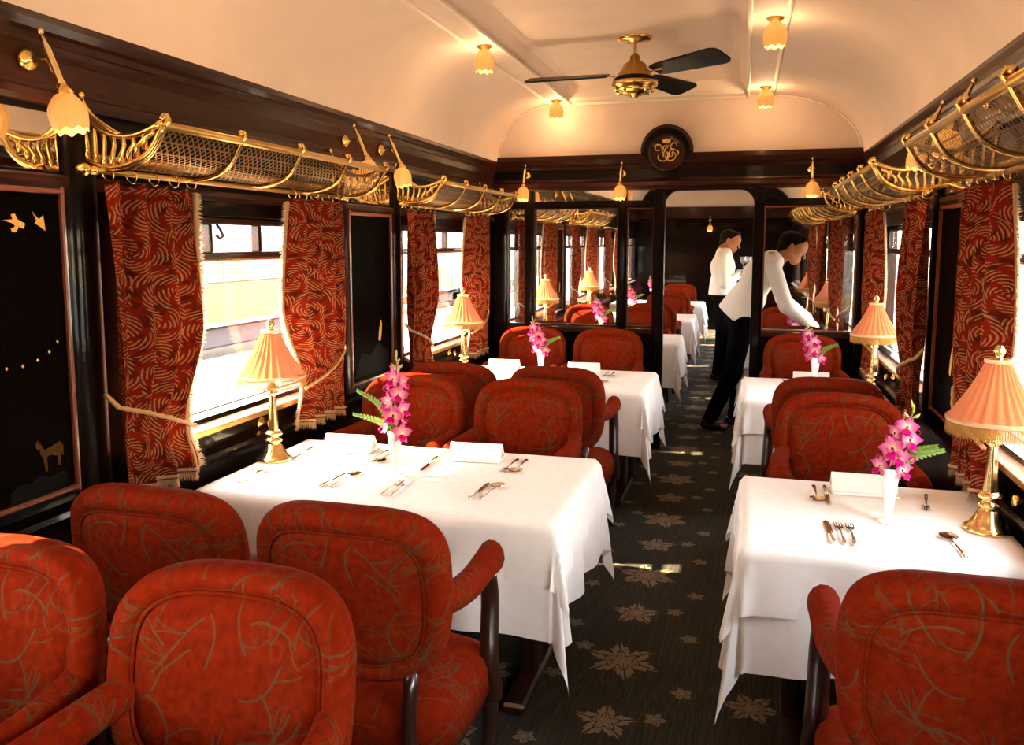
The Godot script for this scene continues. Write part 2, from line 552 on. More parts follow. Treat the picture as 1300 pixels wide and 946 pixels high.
	# cornices and rails on the side walls
	var corn := [Vector2(-0.02, 1.965), Vector2(0.028, 1.965), Vector2(0.034, 1.98), Vector2(0.030, 2.0), Vector2(0.012, 2.008), Vector2(0.010, 2.03), Vector2(0.014, 2.09), Vector2(0.030, 2.125), Vector2(0.036, 2.13), Vector2(0.036, 2.15), Vector2(0.050, 2.158), Vector2(0.056, 2.18), Vector2(0.050, 2.205), Vector2(-0.02, 2.205)]
	var rail := [Vector2(-0.02, 1.735), Vector2(0.018, 1.735), Vector2(0.022, 1.75), Vector2(0.022, 1.768), Vector2(0.012, 1.775), Vector2(-0.02, 1.775)]
	var ledge := [Vector2(-0.02, 0.62), Vector2(0.03, 0.62), Vector2(0.03, 0.76), Vector2(0.055, 0.775), Vector2(0.06, 0.79), Vector2(0.055, 0.805), Vector2(-0.02, 0.815)]
	var foot := [Vector2(-0.02, 0.0), Vector2(0.03, 0.0), Vector2(0.03, 0.10), Vector2(0.02, 0.12), Vector2(-0.02, 0.13)]
	for seg in [[D0, DP - 0.04, "in the near saloon"], [DP + 0.04, D1, "beyond the partition"]]:
		for w in [[XL, 1.0, "left"], [XR, -1.0, "right"]]:
			moulding(corn, w[0], w[1], seg[0], seg[1], M.mahogany, "moulded mahogany cornice along the %s wall %s" % [w[2], seg[2]])
			moulding(rail, w[0], w[1], seg[0], seg[1], M.mahogany, "mahogany rail above the %s windows %s" % [w[2], seg[2]])
			moulding(ledge, w[0], w[1], seg[0], seg[1], M.lacquer, "black ledge below the %s windows %s" % [w[2], seg[2]])
			moulding(foot, w[0], w[1], seg[0], seg[1], M.lacquer, "black skirting along the %s wall %s" % [w[2], seg[2]])
	for k in LB.size(): window(XL, 1.0, LB[k][0], LB[k][1], "left", k)
	for k in RW.size(): window(XR, -1.0, RW[k][0], RW[k][1], "right", k)

func window(x: float, s: float, c: float, h: float, side: String, n: int) -> void:
	windows += 1
	var w := Node3D.new()
	w.name = "window_%d" % windows
	add_child(w)
	w.position = P(x, 0.93, c)
	var order: String = ["first", "second", "third", "fourth", "fifth", "sixth", "seventh", "eighth"][n]
	tag(w, "large train window with small ventilator panes on top, %s bay on the %s" % [order, side], "", "", "structure")
	var g := -s * 0.07
	var sh := Shape.new()
	for e in [-1.0, 1.0]: sh.box(Vector3(g, 0.375, e * (h - 0.02)), Vector3(0.05, 0.75, 0.04), 0.006)
	sh.box(Vector3(g, 0.735, 0), Vector3(0.05, 0.03, 2 * h), 0.006)
	part(sh, "frame", M.mahogany, w)
	sh = Shape.new()
	sh.box(Vector3(g, 0.005, 0), Vector3(0.03, 0.012, 2 * h - 0.04), 0.002)
	part(sh, "gasket", M.black_leather, w)
	sh = Shape.new()
	sh.box(Vector3(g + s * 0.005, 0.60, 0), Vector3(0.05, 0.026, 2 * h - 0.08), 0.006)
	part(sh, "transom", M.mahogany, w)
	sh = Shape.new()
	sh.box(Vector3(g + s * 0.012, 0.582, 0), Vector3(0.03, 0.008, 2 * h - 0.08), 0.002)
	part(sh, "transom_bead", M.brass_soft, w)
	var cut := [-h + 0.04, -0.18, 0.16, h - 0.04]   # along +z, so towards the viewer last
	for k in [1, 2]:
		sh = Shape.new()
		sh.box(Vector3(g, 0.666, cut[k]), Vector3(0.04, 0.11, 0.022), 0.004)
		part(sh, "mullion", M.mahogany, w)
	sh = Shape.new()
	sh.tube([Vector3(g + s * 0.03, 0.72, cut[2] - 0.02), Vector3(g + s * 0.04, 0.70, cut[2] - 0.03), Vector3(g + s * 0.04, 0.675, cut[2] - 0.045), Vector3(g + s * 0.035, 0.665, cut[2] - 0.03), Vector3(g + s * 0.03, 0.68, cut[2] - 0.015)], 0.006, 6)
	part(sh, "catch", M.black_leather, w)
	for k in 3:
		sh = Shape.new()
		sh.box(Vector3(g, 0.666, (cut[k] + cut[k + 1]) / 2), Vector3(0.005, 0.112, cut[k + 1] - cut[k] - 0.014))
		part(sh, "pane", M.glass, w)
	sh = Shape.new()
	sh.box(Vector3(g, 0.30, 0), Vector3(0.006, 0.58, 2 * h - 0.076))
	part(sh, "pane", M.glass, w)
	sh = Shape.new()
	sh.prism(PackedVector2Array([Vector2(g * 1.3, -0.02), Vector2(s * 0.03, -0.055), Vector2(s * 0.03, -0.035), Vector2(g * 0.7, 0.006), Vector2(g * 1.3, 0.006)]), -h, h)
	part(sh, "sill", M.sill, w, "pale varnished window sill")
	sh = Shape.new()
	sh.box(Vector3(s * 0.035, -0.045, 0), Vector3(0.012, 0.022, 2 * h), 0.003)
	part(sh, "sill_edge", M.brass_soft, w)
	sh = Shape.new()
	sh.T = Transform3D(Basis(Vector3(0, 0, 1), -s * PI / 2), Vector3(s * 0.0, -0.10, -0.05))
	sh.lathe([Vector2(0.0, 0.0), Vector2(0.03, 0.0), Vector2(0.03, 0.01), Vector2(0.012, 0.014), Vector2(0.01, 0.03), Vector2(0.02, 0.038), Vector2(0.018, 0.052), Vector2(0.0, 0.056)], 14)
	part(sh, "knob", M.brass, w)

func outline(pts: Array, k := 1.0, off := Vector2.ZERO) -> PackedVector2Array:
	var o := PackedVector2Array()
	for p in pts: o.append(p * k + off)
	return o

func pier(x: float, s: float, d0: float, d1: float, label: String, inlay: int) -> void:
	# panel between two windows: pilasters, inlaid panel, mirror strip above
	var t := thing("wall_panel", label, "wall panel", P(x, 0, (d0 + d1) / 2), 0.0 if s > 0 else PI, "inlaid panels between the windows")
	var h := (d1 - d0) / 2
	var sh := Shape.new()
	sh.box(Vector3(0.006, 1.29, 0), Vector3(0.012, 0.86, 2 * h - 0.32), 0.004)
	var pan := part(sh, "inlaid_panel", M.panel_black, t)
	for e in [-1.0, 1.0]:
		sh = Shape.new()
		sh.box(Vector3(0.012, 1.29, e * (h - 0.155)), Vector3(0.024, 0.90, 0.014), 0.004)
		part(sh, "vertical_bead", M.redwood, t)
		sh = Shape.new()
		var rows := []
		for k in 9:
			var a := -PI / 2 + PI * k / 8
			rows.append(PackedVector3Array([Vector3(0.034 * cos(a), 0.82, e * (h - 0.075) - 0.068 * sin(a)), Vector3(0.034 * cos(a), 1.96, e * (h - 0.075) - 0.068 * sin(a))]))
		sh.grid(rows)
		part(sh, "pilaster", M.lacquer, t)
	for yy in [0.855, 1.725]:
		sh = Shape.new()
		sh.box(Vector3(0.012, yy, 0), Vector3(0.024, 0.016, 2 * h - 0.30), 0.004)
		part(sh, "horizontal_bead", M.redwood, t)
	sh = Shape.new()
	sh.box(Vector3(0.005, 1.865, 0), Vector3(0.010, 0.165, 2 * h - 0.30), 0.002)
	part(sh, "mirror", M.mirror, t)
	# marquetry, 1 mm proud
	var bird := [Vector2(-0.05, 0.008), Vector2(-0.02, 0.02), Vector2(-0.008, 0.05), Vector2(0.004, 0.018), Vector2(0.03, 0.014), Vector2(0.06, -0.004), Vector2(0.045, -0.016), Vector2(0.018, -0.01), Vector2(0.012, -0.03), Vector2(-0.006, -0.044), Vector2(-0.022, -0.034), Vector2(-0.006, -0.028), Vector2(-0.002, -0.008), Vector2(-0.03, -0.004)]
	var put := func(pts: Array, k: float, off: Vector2, called: String, m: Material) -> void:
		var q := Shape.new()
		q.T = Transform3D(Basis(Vector3(0, 1, 0), PI / 2), Vector3(0.0, 0, 0))
		q.prism(outline(pts, k, off), 0.012, 0.0135)
		part(q, called, m, pan)
	# along the wall: local -z runs away from the viewer on the left wall; polygon x runs towards -z
	var px := func(pts: Array, sl: float) -> Array:
		var o := []
		for q in pts: o.append(Vector2(sl + 0.00106 * q[0], 1.633 - 0.00108 * (q[1] - 149.0)))
		return o
	if inlay == 1:
		put.call(px.call([[8, 143], [38, 140], [33, 128], [45, 126], [52, 140], [75, 150], [70, 163], [55, 158], [46, 172], [34, 172], [30, 162], [38, 163], [44, 156], [34, 149]], 0.035), 1.0, Vector2.ZERO, "bird_inlay", M.gold_inlay)
		put.call(px.call([[100, 118], [108, 128], [121, 138], [135, 128], [140, 168], [122, 156], [106, 149], [112, 140]], 0.035), 1.0, Vector2.ZERO, "bird_inlay", M.gold_inlay)
		put.call(px.call([[90, 722], [99, 712], [108, 726], [119, 744], [150, 736], [172, 730], [184, 745], [182, 772], [174, 766], [171, 796], [164, 796], [162, 768], [140, 760], [124, 764], [127, 802], [120, 802], [114, 766], [106, 752], [103, 738], [94, 736]], 0.005), 1.0, Vector2.ZERO, "deer_inlay", M.brown_inlay)
		put.call(px.call([[5, 880], [10, 830], [40, 812], [70, 822], [100, 806], [140, 818], [190, 812], [205, 850], [190, 884], [90, 895]], 0.0), 1.0, Vector2.ZERO, "rock_inlay", M.grey_inlay)
		for k in 8:
			var a := PI * (0.15 + 0.7 * k / 7.0)
			put.call([Vector2(-0.004, 0), Vector2(0, -0.005), Vector2(0.005, 0), Vector2(0, 0.005)], 1.0, Vector2(0.05 - 0.17 * cos(a), 1.34 - 0.10 * sin(a)), "bead_inlay", M.gold_inlay)
	else:
		put.call([Vector2(-0.03, -0.06), Vector2(0.0, -0.07), Vector2(0.02, -0.02), Vector2(0.03, 0.05), Vector2(0.015, 0.075), Vector2(-0.01, 0.03), Vector2(-0.02, 0.0)], 0.8, Vector2(0.10, 1.10), "bird_inlay", M.gold_inlay)
		put.call([Vector2(-0.22, -0.10), Vector2(-0.14, 0.03), Vector2(-0.04, 0.0), Vector2(0.06, 0.06), Vector2(0.2, 0.0), Vector2(0.22, -0.10)], 1.0, Vector2(0.0, 0.98), "rock_inlay", M.grey_inlay)
		for k in 7:
			put.call([Vector2(-0.012, 0.0), Vector2(0.0, -0.03), Vector2(0.014, 0.0), Vector2(0.002, 0.035)], 0.7, Vector2(rng.randf_range(-0.12, 0.15), rng.randf_range(1.25, 1.55)), "leaf_inlay", M.grey_inlay)

func build_partition() -> void:
	var w := Node3D.new()
	w.name = "wall_far"
	add_child(w)
	tag(w, "black and mahogany glazed partition with a doorway across the car", "", "", "structure")
	var d0 := DP - 0.04; var d1 := DP + 0.04
	var sh: Shape
	var posts := [[XL, -1.80], [-1.65, -1.585], [-0.923, -0.863], [-0.655, -0.578], [0.061, 0.133], [0.773, XR]]
	for p in posts:
		sh = Shape.new()
		bar(sh, p[0], p[1], 0.0, 1.98, d0 - 0.012, d1 + 0.012, 0.012)
		part(sh, "post", M.lacquer, w)
	var bays := [[-1.80, -1.65], [-1.585, -0.923], [-0.863, -0.655], [0.133, 0.773]]
	for b in bays:
		sh = Shape.new()
		bar(sh, b[0], b[1], 0.0, 0.89, d0, d1, 0.004)
		part(sh, "lower_panel", M.lacquer, w)
		sh = Shape.new()
		bar(sh, b[0], b[1], 0.89, 0.935, d0 - 0.02, d1 + 0.02, 0.008)
		part(sh, "rail", M.mahogany, w)
		sh = Shape.new()
		bar(sh, b[0], b[1], 1.845, 1.895, d0, d1, 0.006)
		part(sh, "rail", M.lacquer, w)
		sh = Shape.new()
		bar(sh, b[0], b[1], 0.935, 1.845, DP - 0.003, DP + 0.003)
		part(sh, "pane", M.glass, w)
		sh = Shape.new()
		bar(sh, b[0], b[1], 1.895, 1.975, DP - 0.012, DP + 0.012)
		part(sh, "mirror_strip", M.mirror, w)
		sh = Shape.new()
		for q in [[b[0], b[0] + 0.012, 0.935, 1.845], [b[1] - 0.012, b[1], 0.935, 1.845], [b[0], b[1], 1.833, 1.845], [b[0], b[1], 0.935, 0.947]]:
			bar(sh, q[0], q[1], q[2], q[3], d0 + 0.01, d1 - 0.01, 0.003)
		part(sh, "glazing_bead", M.redwood if b[0] > 0 else M.mahogany, w)
	# head of the doorway with rounded corners
	sh = Shape.new()
	var poly := PackedVector2Array([Vector2(-0.60, 2.0), Vector2(-0.60, 1.86)])
	for k in 7:
		var a := PI - PI / 2 * k / 6
		poly.append(Vector2(-0.578 + 0.10 + 0.10 * cos(a), 1.86 + 0.105 * sin(a)))
	for k in 7:
		var a2 := PI / 2 - PI / 2 * k / 6
		poly.append(Vector2(0.061 - 0.10 + 0.10 * cos(a2), 1.86 + 0.105 * sin(a2)))
	poly.append(Vector2(0.08, 1.86)); poly.append(Vector2(0.08, 2.0))
	sh.prism(poly, -d1, -d0)
	part(sh, "door_head", M.lacquer, w)
	# beam with mouldings
	sh = Shape.new()
	sh.T = TX
	var prof := [[1.973, 6.35], [1.99, 6.345], [2.0, 6.33], [2.03, 6.33], [2.04, 6.35], [2.06, 6.36], [2.13, 6.36], [2.15, 6.345], [2.165, 6.325], [2.20, 6.32], [2.235, 6.33]]
	var poly2 := PackedVector2Array()
	for q in prof: poly2.append(Vector2(q[1], q[0]))
	prof.reverse()
	for q in prof: poly2.append(Vector2(2 * DP - q[1], q[0]))
	sh.prism(poly2, XL, XR)
	part(sh, "beam", M.mahogany, w)
	sh = Shape.new()
	bar(sh, XL, XR, 2.06, 2.13, d0 - 0.004, d1 + 0.004)
	part(sh, "frieze", M.lacquer, w)
	sh = Shape.new()
	bar(sh, XL, XR, 2.235, 2.78, d0 + 0.01, d1 - 0.01)
	part(sh, "lunette", M.ceiling, w, "cream arched wall above the beam")
	# far bulkhead dressing: strip and cornice seen through the doorway
	sh = Shape.new()
	bar(sh, XL, XR, 2.02, 2.22, D1 - 0.05, D1)
	trims += 1
	struct(sh, "trim_%d" % trims, M.mahogany, "mahogany cornice on the end bulkhead")
	sh = Shape.new()
	bar(sh, -1.2, 0.1, 1.86, 1.93, D1 - 0.03, D1)
	trims += 1
	struct(sh, "trim_%d" % trims, M.mirror, "narrow mirror strip on the end bulkhead")
	sh = Shape.new()
	bar(sh, XL, XR, 2.22, 2.78, D1 - 0.02, D1)
	trims += 1
	struct(sh, "trim_%d" % trims, M.ceiling, "cream arched wall above the end bulkhead")

func build_emblem() -> void:
	var t := thing("emblem_plaque", "round mahogany plaque with gold crowned monogram above the doorway", "plaque", P(-0.566, 2.245, 6.32))
	var sh := Shape.new()
	var poly := PackedVector2Array()
	for k in 25:
		var a := PI * k / 24
		poly.append(Vector2(0.187 * cos(a), 0.187 * sin(a)))
	poly.append(Vector2(-0.187, -0.02)); poly.append(Vector2(-0.13, -0.07)); poly.append(Vector2(0.13, -0.07)); poly.append(Vector2(0.187, -0.02))
	sh.prism(poly, -0.04, 0.03)
	part(sh, "backboard", M.lacquer, t)
	sh = Shape.new()
	var ring := []
	for k in 33:
		var a := PI * k / 32
		ring.append(Vector3(0.178 * cos(a), 0.178 * sin(a), 0.03))
	sh.tube(ring, 0.014, 8)
	part(sh, "rim", M.mahogany, t)
	sh = Shape.new()
	sh.T = Transform3D(Basis(Vector3(1, 0, 0), PI / 2), Vector3(0, -0.012, 0))
	sh.lathe([Vector2(0.135, 0.0), Vector2(0.135, 0.03), Vector2(0.13, 0.042), Vector2(0.118, 0.045), Vector2(0.112, 0.038), Vector2(0.0, 0.038)], 40)
	part(sh, "disc", M.redwood if false else M.mahogany, t)
	var strokes := [
		[[465, 545], [425, 562], [387, 525], [400, 482], [440, 468], [474, 492], [497, 560], [514, 655]],
		[[514, 655], [522, 590], [545, 520], [575, 490], [600, 500]],
		[[445, 612], [430, 665], [468, 704], [525, 713], [572, 680], [578, 620], [545, 570], [508, 535], [520, 498], [555, 488], [576, 512], [560, 535]],
		[[548, 600], [540, 650], [562, 685], [592, 650], [590, 600], [572, 580]],
		[[640, 500], [628, 480], [650, 452], [690, 452], [708, 478], [692, 500]],
		[[690, 452], [640, 462], [614, 500], [634, 538], [672, 536], [630, 548], [600, 592], [612, 640], [648, 640], [668, 600]],
		[[560, 640], [585, 700], [640, 706], [688, 668], [690, 610], [655, 582]],
		[[668, 550], [712, 562], [735, 596], [712, 640]],
		[[660, 560], [640, 600], [655, 640]]]
	for s in strokes:
		var pts := []
		for q in s: pts.append(Vector3((q[0] - 560.0) * 0.000487, -(q[1] - 565.0) * 0.000487, 0.041))
		pts = curve(pts, 4)
		var rad := []
		for k in pts.size(): rad.append(0.0018 + 0.0028 * sin(PI * k / (pts.size() - 1)))
		sh = Shape.new()
		sh.tube(pts, rad, 6)
		part(sh, "monogram_stroke", M.gold_inlay, t)
	sh = Shape.new()
	var cp := []
	for q in [[505, 445], [490, 385], [520, 405], [530, 380], [545, 403], [557, 376], [570, 403], [585, 380], [595, 405], [622, 385], [607, 445]]:
		cp.append(Vector2((q[0] - 560.0) * 0.000487, -(q[1] - 565.0) * 0.000487))
	sh.prism(PackedVector2Array(cp), 0.038, 0.043)
	part(sh, "crown", M.gold_inlay, t)

func build_outdoors() -> void:
	var sh := Shape.new()
	bar(sh, -60, 60, -1.5, -1.25, -40, 90)
	struct(sh, "ground", M.ballast, "pale sunlit gravel of the railway yard")
	# track beside the car, with sleepers
	var t := thing("railway_track", "railway track running beside the left windows", "track", P(-5.4, -1.25, 12))
	for e in [-0.72, 0.72]:
		sh = Shape.new()
		sh.prism(PackedVector2Array([Vector2(e - 0.06, 0.08), Vector2(e + 0.06, 0.08), Vector2(e + 0.02, 0.12), Vector2(e + 0.035, 0.20), Vector2(e + 0.035, 0.24), Vector2(e - 0.035, 0.24), Vector2(e - 0.035, 0.20), Vector2(e - 0.02, 0.12)]), -24, 18)
		part(sh, "rail", M.rail_steel, t)
	var sl := Shape.new()
	sl.box(Vector3.ZERO, Vector3(2.5, 0.16, 0.25), 0.02)
	var slm := sl.mesh()
	for k in 60:
		var o := part(slm, "sleeper", M.sleeper, t)
		o.position = Vector3(0, 0.02, 17.6 - k * 0.7)
	sh = Shape.new()
	bar(sh, -11.2, -8.0, -1.25, -0.95, -20, 60, 0.04)
	struct(sh, "platform", M.platform, "low pale platform in front of the yellow coaches")
	for k in 2:
		var c := thing("railway_coach", ["yellow coach with a cream window band standing across the yard", "second yellow coach coupled behind, seen past the far curtain"][k], "railway coach", P(-13.2, -1.25, [17.5, 40.5][k]), 0, "coaches across the yard")
		sh = Shape.new()
		sh.box(Vector3(0, 1.39, 0), Vector3(3, 1.02, 21), 0.04)
		part(sh, "lower_body", M.coach_yellow, c)
		sh = Shape.new()
		sh.box(Vector3(0, 2.44, 0), Vector3(2.98, 1.10, 20.98), 0.03)
		part(sh, "upper_body", M.coach_cream, c)
		sh = Shape.new()
		sh.box(Vector3(0, 0.93, 0), Vector3(3.06, 0.09, 21), 0.01)
		part(sh, "stripe", M.coach_white, c)
		sh = Shape.new()
		var rp := PackedVector2Array()
		for j in 11:
			var a := PI * j / 10
			rp.append(Vector2(1.52 * cos(a), 2.95 + 0.5 * sin(a)))
		sh.prism(rp, -10.5, 10.5)
		part(sh, "roof", M.coach_cream, c)
		for j in 9:
			sh = Shape.new()
			sh.box(Vector3(1.49, 2.40, -8.8 + j * 2.2), Vector3(0.06, 0.86, 1.25), 0.02)
			var wn := part(sh, "window", M.coach_white, c)
			sh = Shape.new()
			sh.box(Vector3(1.52, 2.40, -8.8 + j * 2.2), Vector3(0.03, 0.70, 1.05))
			part(sh, "pane", M.coach_glass, wn)
		for e in [-7.2, 7.2]:
			sh = Shape.new()
			sh.box(Vector3(0, 0.52, e), Vector3(2.2, 0.40, 3.4), 0.05)
			for q in [-1.25, 1.25]:
				sh.T = Transform3D(Basis(Vector3(0, 0, 1), PI / 2), Vector3(1.0, 0.45, e + q))
				sh.lathe([Vector2(0, -0.1), Vector2(0.45, -0.1), Vector2(0.45, 0.1), Vector2(0.2, 0.12), Vector2(0, 0.12)], 20)
				sh.T = Transform3D()
			part(sh, "bogie", M.coach_under, c)
		sh = Shape.new()
		sh.box(Vector3(0.6, 0.60, -0.5), Vector3(1.4, 0.5, 4.2), 0.05)
		sh.box(Vector3(0.8, 0.52, 3.2), Vector3(1.0, 0.6, 1.2), 0.05)
		part(sh, "underframe_box", M.coach_under, c)
	sh = Shape.new()
	bar(sh, 3.2, 9.0, -1.25, -0.15, -20, 40, 0.04)
	struct(sh, "platform", M.platform, "pale station platform outside the right windows")
	var b := thing("station_building", "pale station wall seen through the right window", "building", P(11.0, -0.2, 12))
	sh = Shape.new()
	sh.box(Vector3(0, 1.6, 0), Vector3(0.4, 3.2, 50), 0.02)
	part(sh, "wall", M.station_wall, b)
	sh = Shape.new()
	sh.box(Vector3(-0.22, 0.5, 0), Vector3(0.06, 1.0, 50), 0.01)
	part(sh, "dado", M.station_blue, b)

# ---------------------------------------------------------------- curtains, racks, lamps
# wall things are built with local +x pointing into the room and turned by PI for the right wall

func make_rod() -> Node3D:
	var t := thing("curtain_rod", "brass rod", "curtain rod")
	var sh := Shape.new()
	sh.tube([Vector3(0.085, 0, -0.80), Vector3(0.085, 0, 0.80)], 0.009, 10)
	part(sh, "rod", M.brass_soft, t)
	for e in [-1.0, 1.0]:
		sh = Shape.new()
		sh.T = Transform3D(Basis(Vector3(1, 0, 0), e * PI / 2), Vector3(0.085, 0, e * 0.80))
		sh.lathe([Vector2(0.012, -0.03), Vector2(0.015, -0.01), Vector2(0.010, 0.0), Vector2(0.018, 0.012), Vector2(0.020, 0.022), Vector2(0.014, 0.036), Vector2(0.006, 0.042), Vector2(0.0, 0.05)], 12)
		part(sh, "finial", M.brass, t)
		sh = Shape.new()
		sh.tube([Vector3(0, 0, e * 0.70), Vector3(0.085, 0, e * 0.70)], 0.007, 8)
		sh.T = Transform3D(Basis(Vector3(0, 0, 1), -PI / 2), Vector3(0.024, 0, e * 0.70))
		sh.lathe([Vector2(0.018, -0.024), Vector2(0.018, -0.018), Vector2(0.007, -0.014)], 12)
		part(sh, "bracket", M.brass, t)
	return t

func curtain_at(dir: float, w: float, s: float, t: float) -> Vector3:
	var tie := exp(-pow((t - 0.80) / 0.13, 2.0))
	var below := smoothstep(0.84, 1.0, t)
	var scale := 1.0 + 0.05 * sin(t * PI) - 0.26 * smoothstep(0.45, 0.80, t) + 0.12 * below
	var amp := 0.032 * (0.75 + 0.4 * t) * (1.0 - 0.45 * tie)
	var ph := s * TAU * 4.0 + 0.7 * sin(t * 2.6 + s * 3.0)
	var x := 0.085 + amp * sin(ph) + 0.010 * sin(s * 23.0 + t * 3.0) + 0.018 * sin(PI * s) * (1.0 - t) 
	var z := dir * (0.02 + s * w * scale + 0.008 * cos(ph) + 0.02 * t)
	return Vector3(x, -0.032 - t * 0.965 - 0.008 * cos(ph) * (1.0 - t), z)

func curtain(called_dir: float) -> Node3D:
	# outer edge at z = 0, inner edge towards dir
	var dir := called_dir
	var w := 0.44
	var t := thing("curtain", "curtain", "curtain")
	var rows := []; var uvs := []
	var NS := 64; var NT := 36
	for i in NS + 1:
		var r := PackedVector3Array(); var u := PackedVector2Array()
		for j in NT + 1:
			var s := float(i) / NS; var v := float(j) / NT
			r.append(curtain_at(dir, w, s, v))
			u.append(Vector2(s * 0.62, v * 0.97))
		rows.append(r); uvs.append(u)
	var sh := Shape.new()
	sh.grid(rows, false, false, uvs)
	part(sh, "cloth", M.curtain, t)
	sh = Shape.new()
	sh.sharp(true)
	var rg := RandomNumberGenerator.new(); rg.seed = 17
	for k in 320:
		var v := k / 319.0
		var p := curtain_at(dir, w, 1.0, v)
		for q in 2:
			var e := p + Vector3(rg.randf_range(-0.010, 0.010), rg.randf_range(-0.012, 0.002), dir * rg.randf_range(0.020, 0.034))
			sh.tri(p + Vector3(0, 0.003, 0), p - Vector3(0, 0.003, 0), e)
	for k in 330:
		var s := k / 329.0
		var p := curtain_at(dir, w, s, 1.0)
		for q in 2:
			var e := p + Vector3(rg.randf_range(-0.008, 0.008), -rg.randf_range(0.022, 0.036), rg.randf_range(-0.006, 0.006))
			sh.tri(p + Vector3(0, 0, 0.003), p - Vector3(0, 0, 0.003), e)
	part(sh, "fringe", M.fringe, t, "tan fringed edge")
	# braid under the fringe
	sh = Shape.new()
	var edge := []
	for k in 37: edge.append(curtain_at(dir, w, 0.985, k / 36.0) + Vector3(0.004, 0, 0))
	sh.tube(edge, 0.007, 6)
	edge = []
	for k in 65: edge.append(curtain_at(dir, w, k / 64.0, 0.99) + Vector3(0.003, 0, 0))
	sh.tube(edge, 0.006, 6)
	part(sh, "braid", M.fringe, t)
	# rope tie
	sh = Shape.new()
	var rope := []
	for k in 25:
		var f := k / 24.0
		var base := curtain_at(dir, w, f, 0.70 + 0.14 * f)
		rope.append(Vector3(0.085 + 0.042 * sin(PI * clampf(f * 0.95 + 0.05, 0, 1)) + 0.01, base.y, base.z - dir * 0.02 + dir * 0.03 * f))
	rope.push_front(Vector3(0.075, rope[0].y + 0.045, -dir * 0.004))
	var rad := []
	for k in rope.size(): rad.append(0.0065 + 0.0018 * (k % 2))
	sh.tube(rope, rad, 8)
	part(sh, "tieback", M.cord, t, "twisted rope tie")
	for k in 5:
		sh = Shape.new()
		var c := curtain_at(dir, w, 0.06 + 0.22 * k, 0.0)
		var ring := []
		for q in 16: ring.append(Vector3(0.085 + 0.019 * cos(TAU * q / 16), -0.008 + 0.019 * sin(TAU * q / 16), c.z + 0.006 * sin(TAU * q / 16)))
		sh.tube(ring, 0.003, 6, false, true)
		part(sh, "ring", M.brass, t)
	return t

func make_curtain_a() -> Node3D: return curtain(1.0)
func make_curtain_b() -> Node3D: return curtain(-1.0)

func rack_prof(t: float) -> Vector2:
	var p := [Vector2(0.0, 1.835), Vector2(0.09, 1.803), Vector2(0.18, 1.808), Vector2(0.255, 1.845), Vector2(0.30, 1.915)]
	var f := clampf(t, 0, 1) * 4.0
	var k := mini(int(f), 3)
	var u := f - k
	var a: Vector2 = p[maxi(k - 1, 0)]; var b: Vector2 = p[k]; var c: Vector2 = p[k + 1]; var d: Vector2 = p[mini(k + 2, 4)]
	return 0.5 * ((2 * b) + (c - a) * u + (2 * a - 5 * b + 4 * c - d) * u * u + (3 * b - a - 3 * c + d) * u * u * u)

